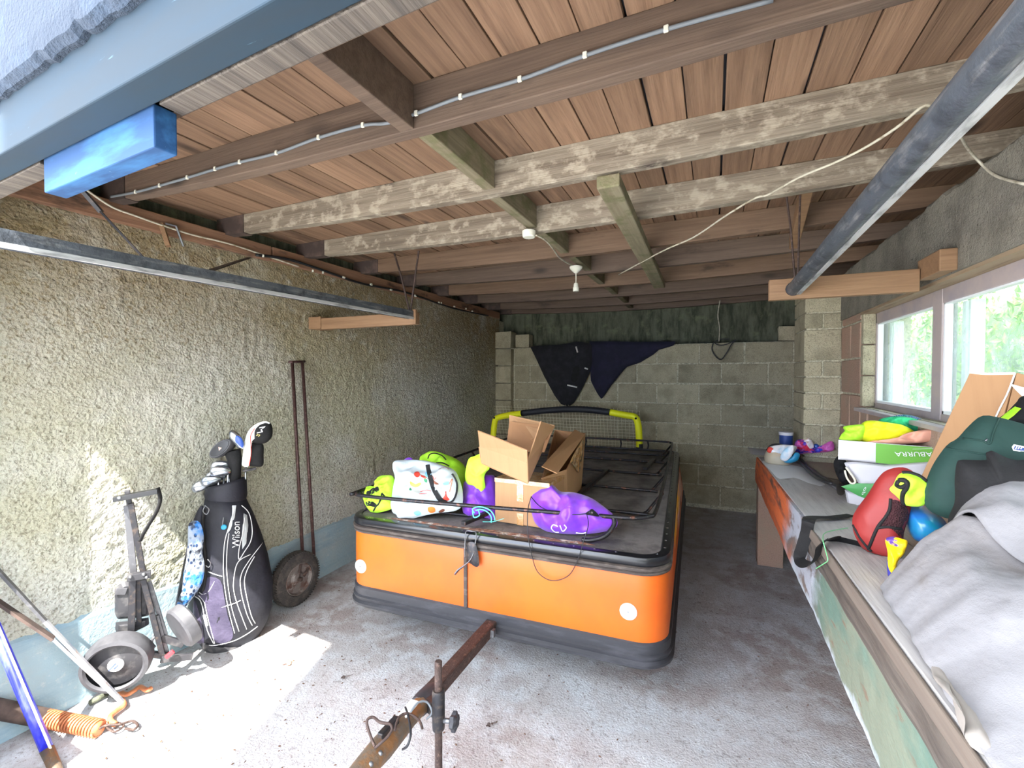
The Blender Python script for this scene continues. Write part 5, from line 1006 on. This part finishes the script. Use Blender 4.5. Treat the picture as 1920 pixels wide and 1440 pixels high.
pier = MB().box((BX + .006, 3.95, 0), (.50, 4.08, .63)).build('pier', 'sill_wood', wb, bevel=.004); pier.data.materials[0] = MT['block_red']
for y in (.6, 2.4): MB().box((.70, y, 0), (.79, y + .09, .62)).build('leg', 'beam_dark', wb, bevel=.003)
for x in (.42, .6, .75): MB().box((x, .45, .60), (x + .04, 4.0, .645)).build('bearer', 'beam_dark', wb)
o = thing('rubber_boot', (.30, .93, 0), 'dark rubber boot standing under the near end of the workbench', 'boot')
MB().loft([[V((.40 + dx + rx * cos(a), 1.0 + dy + ry * sin(a), z)) for a in [2 * pi * k / 16 for k in range(16)]] for z, dx, dy, rx, ry in ((0, -.04, -.03, .10, .05), (.03, -.04, -.03, .105, .052), (.07, -.03, -.02, .09, .048), (.11, 0, 0, .055, .047), (.18, 0, 0, .05, .047), (.34, 0, 0, .058, .055))]).build('boot', 'black_rubber', o, smooth='auto')
# far end: jug, tub, plate, deflated footballs
p = onb(1452, 862); o = thing('jug', p, 'grubby beige plastic container with dark handle at the far end of the bench', 'container')
c = FX(1462, 838, .50); c = onb(1458, 868) + V((.01, .06, 0)); c.z = zt(c.y) + .002
MB().lathe(c, (0, 0, 1), [(0, .075), (.01, .085), (.05, .088), (.085, .075), (.10, .04), (.103, .02)], 24).build('vessel', 'jug', o, smooth='auto'); MB().tube(spl([c + V((-.07, 0, .09)), c + V((-.04, -.02, .13)), c + V((.02, -.02, .135)), c + V((.05, -.01, .10)), c + V((.065, 0, .07))], 5), .008, 8).build('handle', 'strap_black', o, smooth=True)
c = onb(1466, 864) + V((.045, .16, 0)); c.z = zt(min(c.y, 4.04)) + .002; o = thing('paint_tub', c, 'small tub with white lid behind the beige container', 'tub')
MB().lathe(c, (0, 0, 1), [(0, .04), (.006, .042), (.19, .045)], 24).build('tub', 'cloth_blue', o, smooth='auto').data.materials[0] = MT['label_blue']; MB().lathe(c + V((0, 0, .19)), (0, 0, 1), [(0, .049), (.022, .049), (.024, .04)], 24).build('lid', 'box_white', o, smooth='auto')
o = thing('sheet_of_card', onb(1440, 855), 'thin white plate overhanging the far corner of the bench', 'plate')
z0 = zt(3.95) + .012; pts = [FZ(x, y, z0) for x, y in ((1402, 839), (1440, 843), (1485, 858), (1455, 857), (1408, 852))]; MB().puff(pts, (0, 0, 1), .003, .003, M=30, rings=2, smooth=False).build('plate', 'box_white', o)
BN = V((-.25, -.968, 0)).normalized()
def BP(ref, off=0):
    p0 = onb(*ref) + BN * off; return lambda px, py, d=0: FP(px, py, p0 + BN * d, BN)
a_ = BP((1470, 868)); o = thing('deflated_ball', a_(1490, 866), 'crumpled deflated ball in blue, white and red, left of the pink one', 'ball')
MB().puff([a_(*p) for p in ((1438, 848), (1442, 837), (1460, 834), (1478, 834), (1494, 838), (1485, 852), (1465, 858), (1445, 855))], BN, .035, .03, wr=.03, wf=25).build('skin', 'ball_pink', o, smooth=True).data.materials[0] = MT['ball_white']
MB().puff([a_(*p, .03) for p in ((1440, 852), (1460, 853), (1478, 845), (1470, 857), (1455, 860), (1443, 857))], BN, .012, .01).build('panel', 'blue_plastic', o, smooth=True)
MB().puff([a_(*p, .035) for p in ((1438, 846), (1442, 838), (1450, 842), (1446, 850))], BN, .01, .01).build('panel', 'print_red', o, smooth=True)
a_ = BP((1480, 872)); o = thing('deflated_ball', a_(1480, 870), 'half round white and teal deflated ball standing on its edge', 'ball')
MB().puff([a_(*p) for p in ((1463, 860), (1466, 848), (1476, 838), (1486, 835), (1488, 845), (1482, 858), (1472, 865))], BN, .012, .03, p=3).build('skin', 'ball_white', o, smooth=True)
MB().puff([a_(*p, -.03) for p in ((1470, 864), (1484, 856), (1492, 848), (1500, 852), (1496, 863), (1484, 868), (1474, 868))], BN, .03, .03).build('underside', 'ball_teal', o, smooth=True)
a_ = BP((1520, 868)); o = thing('deflated_ball', a_(1520, 858), 'crumpled pink and blue deflated ball with a wing of skin to the right', 'ball')
MB().puff([a_(*p) for p in ((1488, 838), (1492, 827), (1500, 824), (1510, 825), (1520, 832), (1528, 842), (1530, 849), (1515, 850), (1496, 852), (1490, 848))], BN, .035, .03, wr=.04, wf=30).build('skin', 'ball_pink', o, smooth=True)
MB().puff([a_(*p, .02) for p in ((1506, 828), (1514, 822), (1522, 826), (1526, 838), (1518, 842), (1512, 834))], BN, .02, .015, wr=.02, wf=30).build('panel', 'ball_white', o, smooth=True)
MB().puff([a_(*p, -.01) for p in ((1526, 843), (1545, 833), (1558, 827), (1564, 834), (1562, 845), (1545, 848), (1528, 849))], BN, .02, .015, wr=.02, wf=30).build('wing', 'ball_pink', o, smooth=True)
MB().puff([a_(*p, -.02) for p in ((1524, 834), (1532, 832), (1537, 838), (1530, 842))], BN, .02, .015).build('panel', 'blue_plastic', o, smooth=True)
a_ = BP((1545, 868)); o = thing('rags', a_(1540, 866), 'heap of dark brown rags under the pink deflated ball', 'cloth')
MB().puff([a_(*p, -.04) for p in ((1500, 868), (1498, 852), (1520, 847), (1560, 847), (1575, 850), (1578, 880), (1560, 870), (1530, 866))], BN, .04, .04, wr=.06, wf=30).build('cloth', 'tar_brown', o, smooth=True)
# rusty mesh tray and dark bars
o = thing('wire_tray', onb(1545, 890), 'dark metal tray of dirty wire mesh with two bars on the bench', 'tray')
q = [onb(1510, 868), onb(1572, 872), onb(1580, 905), onb(1545, 898)]; MB().puff([p + V((0, 0, .012)) for p in q], (0, 0, 1), .004, .004, M=24, rings=2, smooth=False).build('mesh', 'mesh_grey', o)
for s_ in ([(1500, 860), (1515, 880), (1540, 900), (1572, 917), (1580, 922)], [(1496, 863), (1512, 884), (1535, 903), (1560, 912)]): MB().tube(spl([onb(*p) + V((0, 0, .014)) for p in s_], 4), .008, 8).build('bar', 'tray_dark', o, smooth=True)
q = [onb(1546, 899), onb(1580, 907), onb(1578, 921), onb(1562, 912)]; MB().puff([p + V((0, 0, .012)) for p in q], (0, 0, 1), .006, .006, M=24, rings=2, smooth=False).build('tray', 'tray_dark', o)
MB().puff([onb(*p) + V((0, 0, .02)) for p in ((1570, 915), (1585, 918), (1582, 935), (1572, 936), (1568, 925))], BN, .02, .02).build('clamp', 'blue_plastic', o, smooth=True).data.materials[0] = MT['tray_dark']
a_ = BP((1580, 912)); o = thing('black_cloth', a_(1575, 905), 'black fabric bag with white lettering tucked left of the white boxes', 'bag')
kb_ = MB().puff([a_(*p, -.01) for p in ((1563, 868), (1572, 855), (1585, 862), (1592, 900), (1590, 912), (1578, 906), (1568, 890))], BN, .03, .03, wr=.02, wf=20); kk = kb_.build('bag_body', 'fabric_black', o, smooth=True)
# stack of bat boxes under the window
bz = zt(2.42) + .012; P0 = onb(1582, 950); bl = V((.535, 2.43, bz)); fn = V((-.28, -.96, 0)).normalized(); 
def BF(px, py, d=0): return FP(px, py, bl + fn * d, fn)
def openbox(o, pl_, z0, z1, m_front, dep=.26, th=.006):
    (xa, xb) = pl_; a = BF(xa, 900); b = BF(xb, 900); a.z = b.z = z0; u = (b - a).normalized(); d = -fn * dep; h = V((0, 0, z1 - z0)); out = []
    for (p, q, m, n) in ((a, b, m_front, 'front'), (a + d, b + d, 'box_white', 'back'), (a, a + d, 'box_white', 'side'), (b, b + d, 'box_white', 'side')):
        nn = (q - p).cross(h); out.append(solidpoly([p, q, q + h, p + h], th, nn).build(n, m, o))
    out.append(solidpoly([a, b, b + d, a + d], th, (0, 0, -1)).build('base', 'box_white', o)); return a, b, u, out
o = thing('bat_box', BF(1660, 850), 'open white and green cardboard box with upside down lettering on top of the stack', 'box')
zt1, zt0 = BF(1640, 830).z, BF(1640, 868).z
a, b, u, pcs = openbox(o, (1574, 1757), zt0, zt1, 'box_white')
gf = MB(); g0, g1 = BF(1642, 850, .004), BF(1757, 850, .004); g0.z = g1.z = zt0 + .002; gh = V((0, 0, zt1 - zt0 - .004)); gfo = solidpoly([g0, g1, g1 + gh, g0 + gh], .003, fn).build('green_panel', 'box_green', o)
gv = MB().add([g0 - u * .3 + fn * .0, g1 + u * .3, g1 + u * .3 + gh, g0 - u * .3 + gh], [(0, 1, 2, 3)]).bvh()
letters('ABURRA', lambda u_, v_: onsurf(gv, 1747 - 70 * u_ + 2 * v_, 847.5 - u_ * 0 + 8.5 * v_, .0035), 'lettering', 'label_white', gfo)
MB().tube([BF(1711, 842, .008), BF(1752, 841, .008)], .0008, 4).build('print_line', 'label_white', gfo)
o = thing('bat_box', BF(1660, 890), 'crushed white cardboard box below the green lettered box', 'box')
pts = [BF(*p, .015) for p in ((1583, 868), (1600, 866), (1660, 872), (1745, 866), (1740, 900), (1700, 908), (1610, 908), (1604, 896), (1588, 880))]
MB().puff([p for p in pts], fn, .015, .22, p=7, smooth=False, M=60, rings=8, wr=.01).build('carton', 'box_white', o, smooth='auto')
MB().tube(spl([BF(*p, .04) for p in ((1586, 876), (1592, 884), (1602, 898), (1603, 905), (1596, 906), (1588, 896), (1584, 882))], 5), .004, 6).build('torn_edge', 'net_cream', o, smooth=True)
o = thing('bat_box', BF(1620, 930), 'green flap of a cardboard box with white letters at the bottom of the stack', 'box')
gp = [BF(*p, .03) for p in ((1577, 912), (1600, 906), (1680, 908), (1672, 940), (1655, 944), (1632, 938), (1610, 930))]; gm = MB().puff(gp, fn, .004, .004, M=40, rings=3, smooth=False); gg = gm.build('flap', 'box_green_dark', o, smooth='auto'); gvv = gm.bvh()
letters('do', lambda u_, v_: onsurf(gvv, 1616 + 6 * u_ + 6 * v_ - 1, 928 - 16 * u_ * .9 + 0 * v_, .002), 'lettering', 'label_white', gg)
MB().puff([BF(*p, -.0) for p in ((1584, 918), (1640, 932), (1680, 935), (1670, 958), (1600, 966), (1590, 950))], fn, .02, .2, p=6, M=40, smooth=False).build('carton', 'box_white', o, smooth='auto')
# clothes and paper on the boxes
def heap(name, px, d, tf, tb, m, lab, cat='cloth', wr=.03, wf=22, dd=None, part='cloth', **k):
    o = thing(name, BF(sum(p[0] for p in px) / len(px), max(p[1] for p in px), d), lab, cat); MB().puff([BF(*p, d) for p in px], fn + V((0, 0, .3)), tf, tb, wr=wr, wf=wf, M=72, rings=12, **k).build(part, m, o, smooth=True); return o
heap('vest', [(1574, 828), (1575, 818), (1584, 808), (1581, 801), (1600, 797), (1620, 797), (1625, 812), (1612, 828), (1590, 832)], -.05, .05, .06, 'lime', 'lime green vest at the left of the clothes heap in the box')
heap('vest', [(1604, 815), (1612, 800), (1618, 792), (1630, 789), (1660, 792), (1690, 797), (1706, 803), (1714, 811), (1700, 820), (1670, 828), (1635, 832), (1612, 826)], -.08, .06, .08, 'lime_yellow', 'bright yellow vest heaped in the green box under the window')
heap('shirt', [(1645, 795), (1650, 786), (1670, 782), (1700, 782), (1722, 788), (1740, 800), (1746, 806), (1735, 812), (1710, 815), (1690, 805), (1665, 800)], -.17, .04, .06, 'cloth_green', 'green shirt behind the yellow vest')
heap('shirt', [(1660, 784), (1675, 780), (1695, 778), (1715, 781), (1735, 790), (1746, 802), (1738, 803), (1720, 793), (1700, 788), (1675, 788)], -.21, .03, .05, 'cloth_blue', 'blue striped shirt on top of the green one by the window')
heap('tissue_paper', [(1606, 832), (1640, 828), (1680, 822), (1700, 812), (1740, 805), (1765, 806), (1762, 820), (1740, 828), (1700, 832), (1650, 834)], -.03, .02, .05, 'paper_peach', 'crumpled peach and white paper at the front of the box', 'paper', part='sheet')
# tall cardboard sheet leaning against the window, thin box
cp0 = V((.70, 1.75, 0)); cn = V((-.72, -.66, .22)).normalized()
C_ = lambda px, py, d=0: FP(px, py, V((.66, 1.85, 1.1)) + cn * d, cn)
o = thing('flat_cardboard_box', C_(1720, 930), 'tall flat cardboard box leaning against the window frame', 'box')
solidpoly([C_(1695, 960), C_(1835, 960), C_(1903, 700), C_(1818, 698)], .05, cn).build('carton', 'cardboard', o, bevel=.003)
solidpoly([C_(1905, 698), C_(1840, 960), C_(1960, 960), C_(1985, 720)], .05, cn).build('carton_end', 'cardboard', o, bevel=.003)
MB().tube(spl([C_(1903, 700, .004), C_(1890, 735, .004), C_(1875, 765, .004), C_(1864, 788, .004)], 5), .0022, 6).build('tape_edge', 'label_white', o)
MB().tube(spl([C_(1818, 698, .003), C_(1850, 701, .003), C_(1903, 700, .003)], 5), .004, 6).build('torn_edge', 'net_cream', o)
# near clothes pile and bags
def bag(name, ref, px, d, tf, tb, m, lab, cat='bag', wr=.02, wf=10, part='bag_body', base=True, n=None, **k):
    a_ = BP(ref); o = thing(name, a_(sum(p[0] for p in px) / len(px), max(p[1] for p in px), d), lab, cat)
    mb = MB().puff([a_(*p, d) for p in px], n or BN, tf, tb, wr=wr, wf=wf, M=72, rings=12, **k)
    if base:
        for v in mb.v: v.z = max(v.z, zt(v.y) + .0135)
    return o, mb.build(part, m, o, smooth=True), mb.bvh(), a_
o, b, bv, a_ = bag('red_bag', (1650, 1040), [(1598, 975), (1606, 955), (1628, 925), (1645, 898), (1662, 882), (1690, 876), (1712, 884), (1718, 900), (1712, 930), (1706, 965), (1695, 1000), (1692, 1040), (1680, 1068), (1655, 1062), (1625, 1038), (1603, 1005)], -.02, .042, .06, 'red_fabric', 'red fabric drawstring bag with dark mesh side pocket', wr=.012)
patch(bv, [(1672, 938), (1690, 942), (1702, 955), (1704, 985), (1692, 1008), (1672, 992), (1650, 986), (1662, 962)], 'mesh_pocket', 'red_mesh', b)
for s_ in ([(1670, 935), (1668, 955), (1660, 970), (1648, 985), (1640, 1000), (1632, 1020), (1628, 1030)], [(1645, 990), (1665, 988), (1690, 992)], [(1600, 985), (1612, 1008), (1630, 1030), (1650, 1048)]): drawn(bv, s_, .004, 'binding', 'strap_black', b, flat=.4)
o, b, bv, a_ = bag('ball', (1720, 1060), [(1697, 950), (1712, 947), (1735, 950), (1760, 965), (1775, 985), (1760, 1010), (1720, 1012), (1702, 995), (1696, 972)], -.10, .08, .08, 'ball_blue', 'blue and purple football between the red bag and the dust sheet', 'ball', wr=0, part='skin')
o, b, bv, a_ = bag('bib', (1690, 1030), [(1668, 918), (1675, 908), (1685, 890), (1700, 886), (1725, 892), (1740, 905), (1745, 925), (1735, 945), (1722, 950), (1700, 948), (1690, 940), (1680, 930)], .15, .018, .018, 'lime_yellow', 'lime yellow bib with black edging lying over the red bag', 'cloth', wr=.02, wf=20, part='cloth', base=False)
b.data.materials[0] = MT['lime']
for s_ in ([(1682, 889), (1700, 886), (1722, 892), (1736, 902)], [(1685, 902), (1682, 910), (1690, 914), (1700, 908), (1696, 900), (1686, 900), (1700, 903), (1700, 914), (1693, 925), (1692, 938), (1698, 948)]): drawn(bv, s_, .0055, 'tape', 'strap_black', b, flat=.35)
o, b, bv, a_ = bag('green_canvas_bag', (1800, 1080), [(1728, 930), (1735, 905), (1750, 870), (1775, 835), (1795, 822), (1815, 800), (1840, 780), (1870, 782), (1920, 795), (1985, 815), (1985, 990), (1900, 985), (1800, 975), (1768, 970), (1740, 955)], -.01, .05, .08, 'canvas_green', 'large dark green canvas bag leaning on the cardboard with a small blue label', wr=.02, wf=9)
patch(bv, [(1897, 838), (1901, 833), (1945, 842), (1943, 851), (1900, 845)], 'label', 'label_white', b, off=.002, sub=0)
patch(bv, [(1901, 841), (1903, 836), (1943, 844), (1941, 849), (1902, 843)], 'label', 'label_blue', b, off=.003, sub=0)
for k in range(3): drawn(bv, [(1904 + 5 * k, 842), (1907 + 5 * k, 837)], .0012, 'lettering', 'label_white', b, off=.004, flat=.4, n=2)
for s_ in ([(1806, 822), (1840, 826), (1856, 832), (1862, 812), (1873, 785)], [(1770, 838), (1800, 845), (1850, 852)]): drawn(bv, s_, .002, 'seam', 'canvas_green', b, flat=.5)
drawn(bv, [(1848, 827), (1851, 823)], .002, 'stud', 'galv', b, n=1)
o, b, bv, a_ = bag('lime_strap_bag', (1790, 1070), [(1738, 905), (1745, 885), (1762, 860), (1778, 840), (1782, 850), (1765, 880), (1748, 920), (1740, 925)], .02, .02, .02, 'lime', 'narrow lime green edge of a vest beside the green canvas bag', 'cloth', base=False, part='cloth')
o, b, bv, a_ = bag('black_holdall', (1850, 1100), [(1790, 900), (1795, 865), (1810, 862), (1850, 862), (1848, 850), (1860, 845), (1900, 862), (1985, 872), (1985, 1010), (1850, 1010), (1780, 985), (1790, 940)], .055, .04, .05, 'fabric_black', 'black holdall in front of the green canvas bag', wr=.02)
o, b, bv, a_ = bag('sports_jacket', (1850, 1070), [(1868, 788), (1885, 775), (1905, 755), (1920, 742), (1985, 735), (1985, 830), (1930, 812), (1880, 796)], -.10, .04, .04, 'fabric_black', 'black sports jacket with lime stripe above the green canvas bag', 'clothing', base=False, part='cloth')
mb = MB().loft([[a_(x, y, -.055) for x, y in q] for q in (((1868, 786), (1880, 790)), ((1885, 774), (1900, 782)), ((1903, 760), (1918, 768)))] , cap=False) if False else None
patch(bv, [(1872, 787), (1884, 776), (1903, 762), (1915, 766), (1900, 780), (1886, 790)], 'stripe', 'lime', b, off=.003, sub=0)
MB().puff([C_(*p, .06) for p in ((1893, 719), (1925, 728), (1925, 745), (1915, 742), (1903, 730))], cn, .003, .003, M=24, rings=2, smooth=False).build('leaflet', 'label_white', o)
o, b, bv, a_ = bag('goalkeeper_gloves', (1690, 1090), [(1660, 1012), (1672, 1006), (1690, 1010), (1702, 1016), (1696, 1035), (1684, 1050), (1680, 1068), (1672, 1075), (1665, 1062), (1664, 1035)], 0, .03, .03, 'glove_yellow', 'yellow goalkeeper glove with blue cuff beside the dust sheet', 'glove', wr=.02, wf=25, base=False, part='glove')
MB().puff([a_(*p, -.01) for p in ((1663, 1050), (1670, 1072), (1690, 1062), (1690, 1085), (1680, 1092), (1666, 1085))], BN, .02, .02).build('cuff', 'glove_blue', o, smooth=True)
# wide black webbing strap over the bench edge
o = thing('webbing_strap', onb(1600, 985), 'wide black webbing strap looping over the front edge of the bench', 'strap')
def fx(px, py, x=BX - .022): return FX(px, py, x)
pts = [onb(1596, 966), onb(1560, 970), onb(1525, 973) + V((0, 0, .006)), fx(1516, 976), fx(1512, 1000), fx(1503, 1030, BX - .03), fx(1498, 1048, BX - .035), fx(1508, 1058, BX - .035), fx(1522, 1056, BX - .03), fx(1534, 1040), fx(1538, 1022), fx(1550, 1013, BX - .012), onb(1565, 1015) + V((0, 0, .008)), onb(1590, 1018) + V((0, 0, .004)), onb(1630, 1028) + V((0, 0, .004)), onb(1670, 1040) + V((0, 0, .004))]
MB().tube(spl(pts, 6), .019, 10, flat=.10).build('webbing', 'strap_black', o, smooth='auto')
o = thing('green_string', onb(1560, 1000), 'thin green string hanging from the bench edge by the black strap', 'string')
MB().tube(spl([onb(1590, 992) + V((0, 0, .004)), onb(1550, 1000) + V((0, 0, .004)), fx(1543, 1010), fx(1548, 1032), fx(1552, 1050), fx(1546, 1056), fx(1530, 1066)], 5), .0013, 5).build('strand', 'string_green', o)
# dust sheet draped over the near end
o = thing('dust_sheet', (.56, 1.0, 1.0), 'large off-white dust sheet draped over the near end of the bench', 'sheet')
bd = [(1.50, .57), (1.46, .50), (1.40, .44), (1.29, .36), (1.20, .345), (1.08, .345), (.98, .33), (.90, .325), (.80, .318), (.70, .31), (.55, .30), (.40, .30)]
def xb(y):
    for (ya, xa), (yb, xb_) in zip(bd, bd[1:]):
        if yb <= y <= ya: f = (y - yb) / (ya - yb); return xb_ + (xa - xb_) * f
    return bd[-1][1] if y < .4 else bd[0][1]
ny, nx = 110, 70; vs = []; fs = []
for j in range(ny + 1):
    y = .38 + 1.12 * j / ny; x0 = xb(y) + .006 * noise.noise(V((y * 18, 0, 0)))
    for i in range(nx + 1):
        t = i / nx; x = x0 + (XR - .012 - x0) * t; rise = 1 - (1 - min(1, t * 1.5)) ** 2.2
        mh = .03 + .155 * max(0, min(1, (y - .55) / .7)) ; mh *= 1 if y < 1.45 else max(.3, 1 - (y - 1.45) / .25)
        z = zt(y) + .016 + rise * mh * (1 + .25 * noise.noise(V((x * 4, y * 4, 2))))
        rg = 1 - abs(noise.noise(V((x * 5 + y * 2.5, y * 1.4 - x, 6)))) * 2.2
        rg2 = 1 - abs(noise.noise(V((x * 13 - y * 5, y * 3, 16)))) * 2.0
        z += (.030 * rg + .013 * rg2 + .005 * noise.noise(V((x * 26, y * 16, 1)))) * min(1, t * 4 + .15) 
        vs.append(V((x, y, max(z, zt(y) + .016))))
for j in range(ny):
    for i in range(nx): a = j * (nx + 1) + i; fs.append((a, a + 1, a + nx + 2, a + nx + 1))
sh = MB().add(vs, fs); sho = sh.build('cloth', 'sheet', o, smooth=True, solid=.006); bv = sh.bvh()
# folded second layer and hanging tail
ny, nx = 60, 40; vs = []; fs = []
for j in range(ny + 1):
    y = .55 + .86 * j / ny; x0 = .50 + (1.46 - y) * .10 + .012 * sin(y * 9)
    for i in range(nx + 1):
        t = i / nx; x = x0 + (XR - .012 - x0) * t; h = bv.ray_cast(V((x, y, 2)), V((0, 0, -1)))[0]; zz = (h.z if h else 1.1) + .014
        zz += .028 * min(1, t * 6) * max(0, min(1, (y - .5) / .4)) + .012 * (1 - abs(noise.noise(V((x * 6 + y * 3, y * 2, 9)))) * 2) * min(1, t * 5); vs.append(V((x, y, zz)))
for j in range(ny):
    for i in range(nx): a = j * (nx + 1) + i; fs.append((a, a + 1, a + nx + 2, a + nx + 1))
MB().add(vs, fs).build('upper_fold', 'sheet', o, smooth=True, solid=.006)
tl = [onb(1730, 1212), onb(1741, 1240), onb(1750, 1285), fx(1780, 1320), fx(1808, 1362), fx(1808, 1400, BX - .01), fx(1830, 1425, BX - .01), onb(1870, 1440), onb(1850, 1380), onb(1800, 1300), onb(1760, 1225)]
MB().puff([p + V((0, 0, .012)) for p in tl], (-.5, 0, .86), .007, .004, wr=.010, wf=20, M=60, p=6).build('tail', 'sheet_under', o, smooth=True)
